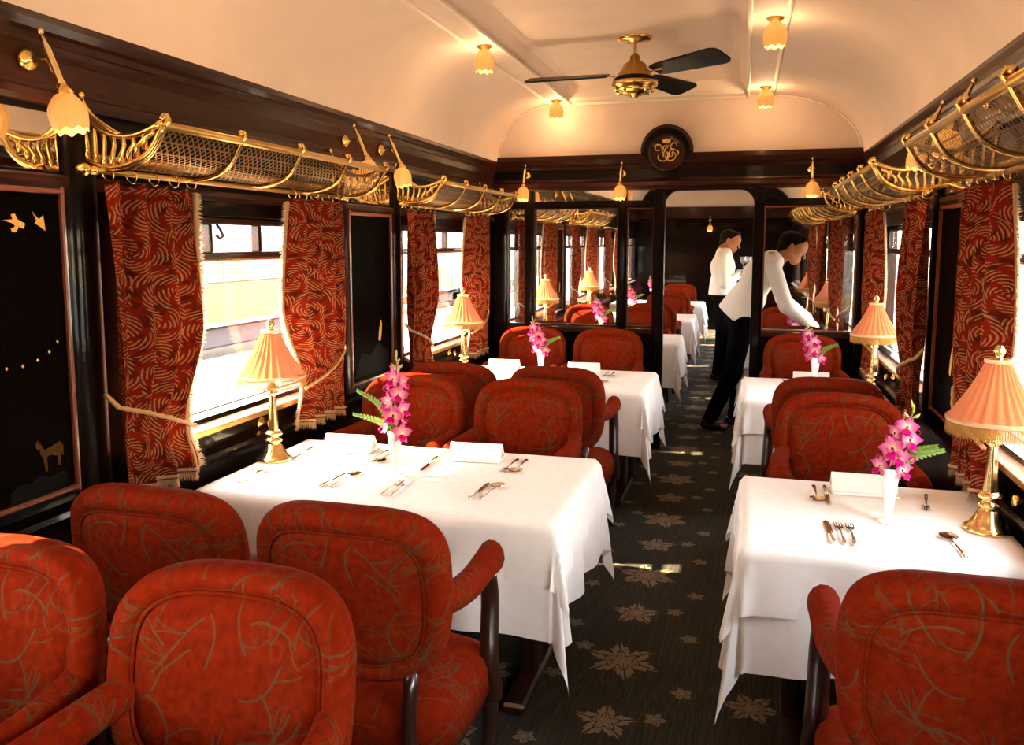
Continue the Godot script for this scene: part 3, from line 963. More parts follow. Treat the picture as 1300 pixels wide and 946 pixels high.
func make_rack() -> Node3D:
	var t := thing("luggage_rack", "rack", "luggage rack")
	var L := 1.54
	var sh := Shape.new()
	sh.sharp(true)
	# woven brass lattice, two crossing families of flat strips and lengthwise wires
	var at := func(z: float, q: float) -> Vector3:
		var p := rack_prof(q)
		return Vector3(p.x, p.y, z)
	var n := 58
	for fam in [1.0, -1.0]:
		for k in range(-9, n + 9):
			var z0 := -L / 2 + L * k / n
			for j in 12:
				var qa := j / 12.0; var qb := (j + 1) / 12.0
				var za: float = z0 + fam * (qa - 0.5) * 0.36; var zb: float = z0 + fam * (qb - 0.5) * 0.36
				if maxf(za, zb) > L / 2 or minf(za, zb) < -L / 2: continue
				var off := Vector3(0, 0, 0.0032)
				sh.quad(at.call(za, qa) - off, at.call(zb, qb) - off, at.call(zb, qb) + off, at.call(za, qa) + off)
	for k in 9:
		var q := 0.04 + 0.92 * k / 8.0
		var a: Vector3 = at.call(-L / 2, q - 0.007); var b: Vector3 = at.call(L / 2, q - 0.007)
		var c: Vector3 = at.call(L / 2, q + 0.007); var d: Vector3 = at.call(-L / 2, q + 0.007)
		sh.quad(a, b, c, d)
	var net := part(sh, "net", M.net_wire, t, "woven brass lattice")
	net.set_meta("kind", "stuff")
	sh = Shape.new()
	sh.tube([Vector3(0.30, 1.915, -L / 2), Vector3(0.30, 1.915, L / 2)], 0.013, 10)
	part(sh, "front_rail", M.brass_soft, t)
	sh = Shape.new()
	sh.tube([Vector3(0.012, 1.835, -L / 2), Vector3(0.012, 1.835, L / 2)], 0.012, 8)
	part(sh, "rear_rail", M.brass_soft, t)
	for k in 5:
		sh = Shape.new()
		var pts := []
		for j in 13: pts.append(at.call(0, j / 12.0) - Vector3(0, 0.008, 0))
		pts.append(Vector3(0.318, 1.93, 0)); pts.append(Vector3(0.312, 1.942, 0)); pts.append(Vector3(0.298, 1.938, 0))
		sh.T.origin.z = -L / 2 + L * k / 4.0
		sh.tube(pts, 0.008, 8)
		sh.ball(Vector3(0.30, 1.938, 0), 0.013)
		sh.T = Transform3D()
		part(sh, "bracket", M.brass, t)
	for e in [-1.0, 1.0]:
		var z: float = e * (L / 2 + 0.004)
		var fr := Node3D.new()
		fr.name = numbered("end_frame", t)
		t.add_child(fr)
		var top := func(x: float) -> float: return 1.965 - 0.055 * pow(sin(PI * x / 0.30), 1.0) - 0.04 * x / 0.3
		sh = Shape.new()
		var tp := []
		for j in 13: tp.append(Vector3(0.30 * j / 12.0, top.call(0.30 * j / 12.0), z))
		sh.tube(tp, 0.009, 8)
		part(sh, "top_bar", M.brass, fr)
		sh = Shape.new()
		var bp := []
		for j in 13: bp.append(at.call(z, j / 12.0))
		sh.tube(bp, 0.010, 8)
		part(sh, "bottom_bar", M.brass, fr)
		for j in 8:
			var x := 0.022 + 0.034 * j
			var low := rack_prof(clampf(x / 0.31, 0, 1))
			sh = Shape.new()
			var x2 := x * 0.86 + 0.012
			var lowy := low.y
			sh.tube([Vector3(x, top.call(x), z), Vector3(x + 0.006, lerpf(top.call(x), lowy, 0.35), z), Vector3(x2 + 0.002, lerpf(top.call(x), lowy, 0.7), z), Vector3(x2, rack_prof(clampf(x2 / 0.31, 0, 1)).y, z)], [0.008, 0.0065, 0.0075, 0.010], 6)
			part(sh, "slat", M.brass, fr)
		sh = Shape.new()
		sh.tube(curve([Vector3(0.02, 2.01, z), Vector3(0.028, 1.985, z), Vector3(0.06, 1.948, z), Vector3(0.11, 1.915, z), Vector3(0.15, 1.892, z)], 3), 0.008, 8)
		sh.ball(Vector3(0.02, 2.012, z), 0.012)
		part(sh, "scroll", M.brass, fr)
	return t

func tulip(sh: Shape, h: float, r: float) -> void:
	# scalloped bell, mouth at y = 0, neck at y = h
	var rows := []
	var segs := 40
	for i in segs:
		var a := TAU * i / segs
		var row := PackedVector3Array()
		for j in 11:
			var f := j / 10.0
			var g := 1.0 - f
			var rr := r * (0.42 + 0.58 * sin(PI / 2 * minf(g / 0.55, 1.0)) - 0.13 * pow(maxf(0.0, g - 0.55) / 0.45, 2.0))
			var lob := cos(a * 8.0)
			rr *= 1.0 + 0.06 * lob * sin(PI * clampf(0.15 + 0.85 * (1.0 - f), 0, 1) * 0.9)
			row.append(Vector3(rr * cos(a), f * h - 0.09 * h * (0.5 + 0.5 * lob) * pow(1.0 - f, 3.0), -rr * sin(a)))
		rows.append(row)
	sh.grid(rows, true, false)

func lamp_light(parent: Node3D, at: Vector3, energy: float, size: float, col: Color) -> void:
	var l := OmniLight3D.new()
	l.name = "lamp_glow"
	parent.add_child(l, true)
	l.position = at
	l.light_energy = energy
	l.light_color = col
	l.light_size = size
	l.omni_range = 12.0
	l.omni_attenuation = 2.0
	l.shadow_enabled = true

var WARM := lin(1.0, 0.62, 0.30)

func make_sconce() -> Node3D:
	var t := thing("wall_sconce", "sconce", "wall lamp")
	var sh := Shape.new()
	sh.T = Transform3D(Basis(Vector3(0, 0, 1), -PI / 2), Vector3.ZERO)
	sh.lathe([Vector2(0.0, 0.0), Vector2(0.030, 0.0), Vector2(0.033, 0.008), Vector2(0.026, 0.014), Vector2(0.020, 0.020), Vector2(0.012, 0.024), Vector2(0.008, 0.03), Vector2(0.008, 0.07), Vector2(0.012, 0.074), Vector2(0.006, 0.082), Vector2(0.0, 0.084)], 18)
	part(sh, "rosette", M.brass, t)
	var a := Vector3(0.058, 0.060, 0); var b := Vector3(0.115, -0.075, 0)
	sh = Shape.new()
	sh.tube([a, a.lerp(b, 0.2), a.lerp(b, 0.25), a.lerp(b, 0.9), b], [0.006, 0.0085, 0.011, 0.011, 0.015], 10)
	sh.ball(a + Vector3(-0.004, 0.012, 0), 0.010)
	part(sh, "arm", M.brass_pale, t)
	var tilt := Transform3D(Basis(Vector3(0, 0, 1), 0.20), b)
	sh = Shape.new()
	sh.T = tilt
	sh.lathe([Vector2(0.026, -0.03), Vector2(0.027, -0.018), Vector2(0.020, -0.008), Vector2(0.014, 0.004), Vector2(0.0, 0.006)], 16)
	part(sh, "gallery", M.brass, t)
	sh = Shape.new()
	sh.T = tilt * Transform3D(Basis(), Vector3(0, -0.118, 0))
	tulip(sh, 0.10, 0.047)
	part(sh, "lamp_shade", M.tulip_glass, t, "tulip shaped amber glass shade")
	sh = Shape.new()
	sh.ball(tilt * Vector3(0, -0.075, 0), 0.020)
	part(sh, "bulb", M.bulb, t)
	lamp_light(t, tilt * Vector3(0, -0.075, 0), 0.03, 0.02, WARM)
	return t

func make_ceiling_lamp() -> Node3D:
	var t := thing("ceiling_lamp", "ceiling lamp", "ceiling lamp")
	var sh := Shape.new()
	sh.lathe([Vector2(0.0, -0.028), Vector2(0.022, -0.028), Vector2(0.026, -0.016), Vector2(0.040, -0.008), Vector2(0.042, 0.0), Vector2(0.0, 0.0)], 20)
	part(sh, "collar", M.brass_soft, t)
	sh = Shape.new()
	sh.T.origin = Vector3(0, -0.128, 0)
	tulip(sh, 0.11, 0.052)
	part(sh, "lamp_shade", M.tulip_glass, t, "tulip shaped amber glass shade")
	sh = Shape.new()
	sh.ball(Vector3(0, -0.085, 0), 0.022)
	part(sh, "bulb", M.bulb, t)
	lamp_light(t, Vector3(0, -0.085, 0), 0.05, 0.02, WARM)
	return t

func make_fan() -> Node3D:
	var t := thing("ceiling_fan", "brass ceiling fan with three dark blades under the cream ceiling", "ceiling fan")
	var sh := Shape.new()
	sh.lathe([Vector2(0.0, -0.025), Vector2(0.03, -0.025), Vector2(0.05, -0.018), Vector2(0.085, -0.016), Vector2(0.098, -0.008), Vector2(0.10, 0.0), Vector2(0.0, 0.0)], 28)
	part(sh, "ceiling_plate", M.brass, t)
	sh = Shape.new()
	sh.tube([Vector3(0, -0.01, 0), Vector3(0, -0.12, 0)], 0.010, 10)
	part(sh, "rod", M.brass_soft, t)
	sh = Shape.new()
	sh.lathe([Vector2(0.095, -0.215), Vector2(0.092, -0.195), Vector2(0.070, -0.165), Vector2(0.062, -0.145), Vector2(0.030, -0.125), Vector2(0.026, -0.10), Vector2(0.012, -0.085), Vector2(0.0, -0.083)], 28)
	part(sh, "upper_housing", M.brass_soft, t)
	sh = Shape.new()
	sh.lathe([Vector2(0.122, -0.245), Vector2(0.118, -0.225), Vector2(0.100, -0.213), Vector2(0.0, -0.21)], 28)
	part(sh, "blade_carrier", M.blade, t)
	sh = Shape.new()
	sh.lathe([Vector2(0.0, -0.325), Vector2(0.020, -0.325), Vector2(0.026, -0.315), Vector2(0.075, -0.305), Vector2(0.098, -0.293), Vector2(0.106, -0.285), Vector2(0.108, -0.272), Vector2(0.126, -0.264), Vector2(0.130, -0.252), Vector2(0.124, -0.240), Vector2(0.0, -0.24)], 28)
	part(sh, "motor", M.brass, t)
	for k in 9:
		sh = Shape.new()
		sh.T = Transform3D(Basis(Vector3(0, 1, 0), TAU * k / 9), Vector3.ZERO)
		sh.box(Vector3(0.098, -0.29, 0), Vector3(0.03, 0.022, 0.036), 0.008)
		part(sh, "vent_rib", M.brass_pale, t)
	for k in 3:
		var ang: float = [PI - 0.03, deg_to_rad(-38), deg_to_rad(66)][k]
		var B := Transform3D(Basis(Vector3(0, 1, 0), ang), Vector3(0, -0.205, 0))
		var bl := Node3D.new()
		bl.name = numbered("blade_assembly", t)
		t.add_child(bl)
		sh = Shape.new()
		sh.T = B
		sh.tube([Vector3(0.11, 0, 0), Vector3(0.16, 0.004, 0), Vector3(0.22, 0.004, 0)], [0.012, 0.010, 0.026], 8, true, false, 0.3)
		part(sh, "blade_iron", M.brass_soft, bl)
		sh = Shape.new()
		sh.T = B * Transform3D(Basis(Vector3(1, 0, 0), -0.30), Vector3(0, 0.006, 0)) * Transform3D(Basis(Vector3(1, 0, 0), -PI / 2), Vector3.ZERO)
		var poly := PackedVector2Array()
		for q in [[0.15, -0.045], [0.20, -0.058], [0.58, -0.080], [0.615, -0.070], [0.63, -0.048], [0.63, 0.048], [0.615, 0.070], [0.58, 0.080], [0.20, 0.058], [0.15, 0.045]]: poly.append(Vector2(q[0], q[1]))
		sh.prism(poly, -0.005, 0.005)
		part(sh, "blade", M.blade, bl)
	return t

# ---------------------------------------------------------------- furniture
func sup(a: float, n: float, th: float, b: float) -> Vector2:
	var c := cos(th); var s := sin(th)
	return Vector2(a * signf(c) * pow(absf(c), 2.0 / n), b * signf(s) * pow(absf(s), 2.0 / n))

func make_chair() -> Node3D:
	# faces +z, origin on the floor under the middle of the seat
	var t := thing("dining_armchair", "chair", "armchair")
	var A := 0.252; var B := 0.215
	var lean := Transform3D(Basis(Vector3(1, 0, 0), -0.14), Vector3(0, 0.732, -0.235))
	var loft := func(rings: Array, called: String) -> void:
		var rows := []
		var N := 56
		for i in N:
			var th := TAU * i / N
			var row := PackedVector3Array()
			for r in rings:
				var q := clampf((0.2 - r[0]) / 0.08, 0.002, 1.0)
				var p := sup((A - minf(r[0], 0.12)) * q, 4.0, th, (B - minf(r[0], 0.12)) * q)
				var y := p.y
				p.x *= 1.0 - 0.06 * clampf(-y / B, 0, 1)
				row.append(lean * Vector3(p.x, p.y + 0.018 * (1.0 - pow(p.x / A, 2.0)) * clampf(y / B, 0, 1), r[1] + 0.05 * pow(p.x / A, 2.0) - 0.02))
			rows.append(row)
		var sh := Shape.new()
		sh.grid(rows, true, false)
		part(sh, called, M.plush, t)
	loft.call([[0.050, -0.032], [0.042, -0.041], [0.022, -0.046], [0.006, -0.034], [0.0, -0.012], [0.0, 0.012], [0.006, 0.036], [0.022, 0.050], [0.042, 0.044], [0.050, 0.030]], "backrest_border")
	loft.call([[0.1998, 0.064], [0.16, 0.063], [0.12, 0.059], [0.085, 0.052], [0.060, 0.041], [0.050, 0.028]], "back_cushion")
	loft.call([[0.050, -0.028], [0.058, -0.038], [0.08, -0.042], [0.13, -0.044], [0.1998, -0.044]], "back_panel")
	# welt in the seam
	for e in [0.036, -0.033]:
		var sh2 := Shape.new()
		var pts := []
		for i in 56:
			var p := sup(A - 0.050, 4.0, TAU * i / 56, B - 0.050)
			p.x *= 1.0 - 0.06 * clampf(-p.y / B, 0, 1)
			pts.append(lean * Vector3(p.x, p.y + 0.018 * (1.0 - pow(p.x / A, 2.0)) * clampf(p.y / B, 0, 1), e + 0.05 * pow(p.x / A, 2.0) - 0.02))
		sh2.tube(pts, 0.005, 6, false, true)
		part(sh2, "welt", M.plush, t)
	# seat
	var rows := []
	for i in 44:
		var th := TAU * i / 44
		var row := PackedVector3Array()
		for r in [[0.02, 0.325], [0.0, 0.335], [0.0, 0.41], [0.01, 0.435], [0.04, 0.455], [0.10, 0.467], [0.18, 0.472], [0.245, 0.473]]:
			var p := sup(0.258 - r[0], 4.2, th, 0.225 - minf(r[0], 0.215))
			row.append(Vector3(p.x, r[1], -p.y - 0.02))
		rows.append(row)
	var sh := Shape.new()
	sh.grid(rows, true, false)
	part(sh, "seat", M.plush, t)
	sh = Shape.new()
	sh.box(Vector3(0, 0.305, -0.02), Vector3(0.47, 0.06, 0.40), 0.012)
	part(sh, "seat_rail", M.chairwood, t)
	for sx in [-1.0, 1.0]:
		# arm pad
		sh = Shape.new()
		var path := curve([Vector3(sx * 0.215, 0.715, -0.21), Vector3(sx * 0.232, 0.705, -0.14), Vector3(sx * 0.243, 0.698, -0.04), Vector3(sx * 0.244, 0.700, 0.07), Vector3(sx * 0.242, 0.698, 0.135), Vector3(sx * 0.240, 0.695, 0.165)], 3)
		var rad := []
		for k in path.size():
			var f := float(k) / (path.size() - 1)
			rad.append(lerpf(0.030, 0.040, f) if f < 0.93 else 0.040 * sqrt(maxf(0.02, 1.0 - pow((f - 0.93) / 0.07, 2.0))))
		sh.tube(path, rad, 14, true, false, 1.25)
		part(sh, "arm_pad", M.plush, t)
		sh = Shape.new()
		sh.tube(curve([Vector3(sx * 0.243, 0.67, 0.115), Vector3(sx * 0.246, 0.59, 0.13), Vector3(sx * 0.250, 0.50, 0.11), Vector3(sx * 0.256, 0.42, 0.09), Vector3(sx * 0.258, 0.34, 0.12), Vector3(sx * 0.25, 0.29, 0.14)], 3), 0.021, 8, true, false, 1.3)
		part(sh, "arm_post", M.chairwood, t)
		sh = Shape.new()
		sh.tube([Vector3(sx * 0.16, 0.28, -0.215), Vector3(sx * 0.16, 0.40, -0.262), Vector3(sx * 0.16, 0.50, -0.250), Vector3(sx * 0.16, 0.57, -0.228)], 0.019, 8)
		part(sh, "back_post", M.chairwood, t)
		for sz in [-1.0, 1.0]:
			sh = Shape.new()
			sh.tube(curve([Vector3(sx * 0.225, 0.30, sz * 0.175 - 0.02), Vector3(sx * 0.235, 0.22, sz * 0.19 - 0.02), Vector3(sx * 0.225, 0.10, sz * 0.18 - 0.02), Vector3(sx * 0.235, 0.0, sz * 0.205 - 0.02)], 3), [0.028, 0.028, 0.027, 0.025, 0.023, 0.021, 0.018, 0.017, 0.016, 0.018], 8)
			part(sh, "leg", M.chairwood, t)
	return t

func table_of(w: float, dp: float) -> Node3D:
	var t := thing("dining_table", "table", "table")
	var sh := Shape.new()
	sh.box(Vector3(0, 0.700, 0), Vector3(w, 0.03, dp), 0.01)
	part(sh, "tabletop", M.chairwood, t)
	for sx in [-1.0, 1.0]:
		sh = Shape.new()
		sh.box(Vector3(sx * (w / 2 - 0.16), 0.345, 0), Vector3(0.06, 0.69, 0.10), 0.01)
		part(sh, "leg", M.chairwood, t)
		sh = Shape.new()
		sh.box(Vector3(sx * (w / 2 - 0.16), 0.02, 0), Vector3(0.08, 0.04, dp * 0.7), 0.01)
		part(sh, "foot", M.chairwood, t)
	return t

func make_table_four() -> Node3D: return table_of(1.27, 0.78)
func make_table_two() -> Node3D: return table_of(0.75, 0.72)

func cloth_shape(w: float, dp: float, over: float, lift: float, fold: float, sd: float, wall: float) -> Shape:
	# origin on top of the middle of the table; wall = -1 or +1 is the side that stands near the wall
	var sh := Shape.new()
	var step := 0.022
	var hw := w / 2; var hd := dp / 2
	var nx := int((w + 2 * over) / step); var nz := int((dp + 2 * over) / step)
	var rows := []
	for i in nx + 1:
		var row := PackedVector3Array()
		for j in nz + 1:
			var x := -hw - over + (w + 2 * over) * i / nx
			var z := -hd - over + (dp + 2 * over) * j / nz
			var ex := maxf(0.0, absf(x) - hw); var ez := maxf(0.0, absf(z) - hd)
			var r := sqrt(ex * ex + ez * ez)
			var cxp := clampf(x, -hw, hw); var czp := clampf(z, -hd, hd)
			var y := lift
			var px := cxp; var pz := czp
			if r > 0.0:
				var dirx := signf(x) * ex / r; var dirz := signf(z) * ez / r
				var f := r / over
				var run := cxp * (1.0 - ex / r) + czp * (1.0 - ez / r)
				var out := 0.012 + lift * 0.8 + 0.022 * f * fold
				var wave := 0.0
				if ex > 0 and ez > 0:
					var phi := atan2(ez, ex)
					wave = fold * f * (0.022 * sin(2.0 * phi) + 0.024 * sin(phi * 8.0 + sd))
				else:
					var fade := smoothstep(0.0, 0.25, minf(hw - absf(cxp), hd - absf(czp)) if false else (hd - absf(czp) if ex > 0 else hw - absf(cxp)))
					wave = fold * f * fade * (0.020 * sin(run * 17.0 + sd + 1.3 * sin(run * 5.0)) - 0.02)
				out += wave
				if signf(x) == wall and ex > 0: out *= 0.12
				var bendr := 0.012
				var drop := r
				if r < bendr * 2: out *= sin(PI / 2 * r / (bendr * 2))
				y = lift - drop * 0.985 + (0.004 if r < 0.02 else 0.0)
				px = cxp + dirx * out; pz = czp + dirz * out
			else:
				y += 0.0012 * sin(x * 14.0 + sd) * sin(z * 17.0)
			row.append(Vector3(px, y, pz))
		rows.append(row)
	# rows run along x, columns along z: reversed for an upward normal
	rows.reverse()
	sh.grid(rows)
	return sh

func cloths(kind: String, w: float, dp: float, at: Vector3, what: String, wall: float) -> void:
	var under := "under_" + kind; var over := "over_" + kind
	for e in [[under, 0.37, 0.004, 1.0, 0.7], [over, 0.20, 0.010, 0.75, 2.1]]:
		var is_under: bool = e[0] == under
		var label := ("long white under cloth hanging in points from %s" if is_under else "short white top cloth spread over %s") % what
		var o: MeshInstance3D
		if not protos.has(e[0]):
			protos[e[0]] = cloth_shape(w, dp, e[1], e[2], e[3], e[4], wall).mesh()
		o = part(protos[e[0]], "tablecloth", M.linen, self)
		o.position = at + Vector3(0, 0.7155, 0)
		tag(o, label, "tablecloth", "white tablecloths")

func make_table_lamp() -> Node3D:
	var t := thing("table_lamp", "lamp", "table lamp")
	var sh := Shape.new()
	sh.lathe([Vector2(0.0, 0.0), Vector2(0.066, 0.0), Vector2(0.068, 0.006), Vector2(0.060, 0.013), Vector2(0.052, 0.018), Vector2(0.040, 0.040), Vector2(0.028, 0.062), Vector2(0.020, 0.070), Vector2(0.0, 0.07)], 24, 0.035, 12)
	part(sh, "base", M.brass_pale, t)
	sh = Shape.new()
	sh.lathe([Vector2(0.018, 0.066), Vector2(0.031, 0.074), Vector2(0.033, 0.082), Vector2(0.020, 0.090), Vector2(0.018, 0.094), Vector2(0.033, 0.102), Vector2(0.034, 0.110), Vector2(0.020, 0.118), Vector2(0.0, 0.118)], 20)
	part(sh, "collar", M.brass_pale, t)
	sh = Shape.new()
	sh.lathe([Vector2(0.019, 0.117), Vector2(0.018, 0.14), Vector2(0.012, 0.255), Vector2(0.012, 0.258), Vector2(0.020, 0.264), Vector2(0.021, 0.270), Vector2(0.014, 0.276), Vector2(0.022, 0.284), Vector2(0.022, 0.292), Vector2(0.010, 0.30), Vector2(0.006, 0.36), Vector2(0.0, 0.36)], 24, 0.06, 8)
	part(sh, "column", M.brass_pale, t)
	# pleated shade, open at both ends
	sh = Shape.new()
	var rows := []
	var S := 128
	for i in S:
		var a := TAU * i / S
		var row := PackedVector3Array()
		for j in 12:
			var f := j / 11.0
			var r := lerpf(0.129, 0.034, f) - 0.010 * sin(PI * f)
			r += 0.0045 * sin(a * 24.0 + 0.6 * sin(a * 5.0)) * (0.35 + 0.65 * sin(PI * f)) * (r / 0.12 + 0.35)
			row.append(Vector3(r * cos(a), lerpf(0.335, 0.505, f), -r * sin(a)))
		rows.append(row)
	sh.grid(rows, true, false)
	part(sh, "lamp_shade", M.shade_cloth, t, "pleated salmon silk shade")
	sh = Shape.new()
	sh.lathe([Vector2(0.128, 0.329), Vector2(0.1315, 0.331), Vector2(0.1315, 0.341), Vector2(0.128, 0.343)], 40)
	part(sh, "lower_band", M.fringe, t)
	sh = Shape.new()
	sh.lathe([Vector2(0.033, 0.503), Vector2(0.038, 0.505), Vector2(0.038, 0.513), Vector2(0.033, 0.515)], 24)
	part(sh, "upper_band", M.fringe, t)
	sh = Shape.new()
	sh.sharp(true)
	for k in 220:
		var a := TAU * k / 220
		var b := TAU * (k + 0.86) / 220
		var r := 0.1295; var y1 := 0.297 - 0.004 * (k % 3)
		sh.quad(Vector3(r * cos(a), y1, -r * sin(a)), Vector3(r * cos(b), y1, -r * sin(b)), Vector3(r * cos(b), 0.333, -r * sin(b)), Vector3(r * cos(a), 0.333, -r * sin(a)))
	part(sh, "fringe", M.shade_fringe, t, "gold thread fringe")
	sh = Shape.new()
	sh.lathe([Vector2(0.030, 0.509), Vector2(0.014, 0.516), Vector2(0.008, 0.522), Vector2(0.015, 0.532), Vector2(0.017, 0.540), Vector2(0.010, 0.553), Vector2(0.0, 0.562)], 14)
	part(sh, "finial", M.brass_pale, t)
	sh = Shape.new()
	sh.ball(Vector3(0, 0.40, 0), 0.020)
	part(sh, "bulb", M.lamp_bulb, t)
	lamp_light(t, Vector3(0, 0.40, 0), 0.010, 0.02, WARM)
	return t

func make_vase() -> Node3D:
	var t := thing("bud_vase", "vase", "vase")
	var sh := Shape.new()
	sh.lathe([Vector2(0.0, 0.0), Vector2(0.031, 0.0), Vector2(0.032, 0.004), Vector2(0.022, 0.010), Vector2(0.011, 0.018), Vector2(0.0, 0.018)], 24)
	part(sh, "foot", M.porcelain, t)
	sh = Shape.new()
	sh.lathe([Vector2(0.010, 0.014), Vector2(0.0125, 0.03), Vector2(0.018, 0.09), Vector2(0.025, 0.14), Vector2(0.031, 0.172), Vector2(0.028, 0.172), Vector2(0.022, 0.14), Vector2(0.010, 0.05), Vector2(0.0, 0.04)], 32, 0.03, 8)
	part(sh, "body", M.porcelain, t)
	return t

var petal_mesh: ArrayMesh

func blossom_mesh() -> ArrayMesh:
	# five petals and a darker lip, facing +z
	var st := SurfaceTool.new()
	st.begin(Mesh.PRIMITIVE_TRIANGLES)
	st.set_smooth_group(0)
	var pale := Color(0.66, 0.20, 0.36); var pink := Color(0.56, 0.010, 0.19); var deep := Color(0.36, 0.003, 0.10); var cream := Color(0.80, 0.62, 0.36)
	for k in 6:
		var lip := k == 5
		var a := -PI / 2 if lip else PI / 2 + TAU * k / 5
		var wide := 0.013 if k in [1, 4] else 0.0085
		var ln := 0.024 if lip else 0.030
		var rows := []; var cols := []
		for i in 6:
			var f := i / 5.0
			var row := []; var cr := []
			for j in 4:
				var g := j / 3.0 * 2 - 1
				var wd := (0.012 if lip else wide) * sin(PI * pow(f * 0.93 + 0.04, 0.8)) + 0.001
				var z := (0.016 * sin(PI * f) + 0.004 if lip else 0.010 * f * f - 0.006 * g * g * f) 
				var rr := 0.004 + ln * f
				row.append(Vector3(cos(a) * rr - sin(a) * wd * g, sin(a) * rr + cos(a) * wd * g, z))
				cr.append(deep.lerp(pink, f) if lip else cream.lerp(pale, smoothstep(0.0, 0.35, f)).lerp(pink, smoothstep(0.35, 0.95, f) * (0.85 if k in [1, 4] else 0.45)))
			rows.append(row); cols.append(cr)
		for i in 5:
			for j in 3:
				for q in [[i, j], [i + 1, j + 1], [i + 1, j], [i, j], [i, j + 1], [i + 1, j + 1]]:
					st.set_color(cols[q[0]][q[1]])
					st.add_vertex(rows[q[0]][q[1]])
	st.generate_normals()
	st.index()
	return st.commit()

func orchid(sd: int, lean: float, tall: float) -> Node3D:
	# origin at the mouth of the vase
	var t := thing("orchid_spray", "orchid", "flowers")
	var rg := RandomNumberGenerator.new(); rg.seed = sd
	if petal_mesh == null: petal_mesh = blossom_mesh()
	var stem := curve([Vector3(0, -0.11, 0), Vector3(0.0, 0.0, 0), Vector3(lean * 0.35, tall * 0.4, 0.005), Vector3(lean * 0.75, tall * 0.75, 0.0), Vector3(lean, tall, 0.0)], 5)
	var sh := Shape.new()
	sh.tube(stem, 0.0024, 6)
	part(sh, "stem", M.stem, t)
	for k in 13:
		var f := 0.26 + 0.56 * k / 12.0
		var c: Vector3 = stem[int(f * (stem.size() - 1))]
		var a := k * 2.4 + 0.5
		var r := 0.036 - 0.012 * k / 12.0
		var o := part(petal_mesh, "blossom", M.petal, t)
		o.position = c + Vector3(cos(a) * r, rg.randf_range(-0.006, 0.006), sin(a) * r * 0.8)
		var out := Vector3(cos(a), 0.15, sin(a) * 0.8 + 0.55).normalized()
		o.basis = Basis.looking_at(-out, Vector3.UP).rotated(out, rg.randf_range(-0.4, 0.4)).scaled(Vector3.ONE * rg.randf_range(0.95, 1.2))
		sh = Shape.new()
		sh.tube([c, c.lerp(o.position, 0.9)], 0.0013, 5)
		part(sh, "flower_stalk", M.stem, o).transform = o.transform.affine_inverse()
	for k in 5:
		var f := 0.86 + 0.14 * k / 4.0
		var c: Vector3 = stem[int(f * (stem.size() - 1))]
		var a := k * 2.6
		sh = Shape.new()
		var e := c + Vector3(cos(a) * (0.026 - 0.004 * k), 0.012 + 0.004 * k, sin(a) * 0.012)
		sh.tube([c, c.lerp(e, 0.4), c.lerp(e, 0.7), e + Vector3(0, 0.004, 0)], [0.0012, 0.003, 0.006 - 0.0006 * k, 0.0012], 8)
		part(sh, "bud", M.bud, t)
	return t

func make_orchid_a() -> Node3D: return orchid(5, 0.012, 0.27)
func make_orchid_b() -> Node3D: return orchid(8, -0.055, 0.19)
func make_orchid_c() -> Node3D: return orchid(11, 0.055, 0.185)

func fern(l: float, rise: float, sd: int) -> Node3D:
	# a frond growing towards -x from the vase mouth
	var t := thing("fern_frond", "fern", "leaf")
	var mid := curve([Vector3(0, -0.05, 0), Vector3(-0.005, 0.0, 0), Vector3(-l * 0.4, rise * 0.65, 0.005), Vector3(-l, rise, 0.01)], 8)
	var sh := Shape.new()
	sh.tube(mid, 0.0017, 5)
	part(sh, "rib", M.stem, t)
	var leaves := Shape.new()
	leaves.sharp(true)
	for k in range(9, mid.size()):
		var f := float(k - 9) / (mid.size() - 10)
		var p: Vector3 = mid[k]; var tn: Vector3 = (mid[k] - mid[k - 1]).normalized()
		var pitch := 0.0075
		for sub in 2:
			var pp: Vector3 = p - tn * pitch * sub * 0.5 
			for e in [-1.0, 1.0]:
				var side: Vector3 = (tn.cross(Vector3(0, 0, 1)) * 0.9 + Vector3(0, 0, 0.25)).normalized() * e
				var ln := 0.026 * (1.0 - 0.72 * f) * (0.5 + minf(0.5, f * 4.0))
				var tip: Vector3 = pp + side * ln + tn * 0.008
				var b := tn * 0.0038
				leaves.quad(pp - b, pp + side * ln * 0.5 - b * 1.1 + Vector3(0, 0, 0.002), tip, pp + side * ln * 0.5 + b * 1.6)
				leaves.tri(pp - b, pp + side * ln * 0.5 + b * 1.6, pp + b)
	part(leaves, "leaflets", M.leaf, t)
	return t

func make_fern_a() -> Node3D: return fern(0.135, 0.150, 1)
func make_fern_b() -> Node3D: return fern(0.165, 0.055, 2)
func make_fern_c() -> Node3D: return fern(0.12, 0.085, 3)

# ---------------------------------------------------------------- table settings
func make_knife() -> Node3D:
	# handle towards +z, lying along z, origin on the cloth
	var t := thing("table_knife", "knife", "knife")
	var sh := Shape.new()
	sh.T = Transform3D(Basis(Vector3(1, 0, 0), -PI / 2), Vector3.ZERO)
	sh.prism(PackedVector2Array([Vector2(-0.008, -0.01), Vector2(0.008, -0.01), Vector2(0.010, 0.06), Vector2(0.006, 0.10), Vector2(0.0, 0.112), Vector2(-0.008, 0.10)]), 0.001, 0.003)
	part(sh, "blade", M.silver, t)
	sh = Shape.new()
	sh.tube([Vector3(0, 0.0055, 0.005), Vector3(0, 0.0055, 0.03), Vector3(0, 0.006, 0.08), Vector3(0, 0.006, 0.095)], [0.005, 0.0055, 0.008, 0.006], 8, true, false, 0.65)
	part(sh, "handle", M.silver, t)
	return t

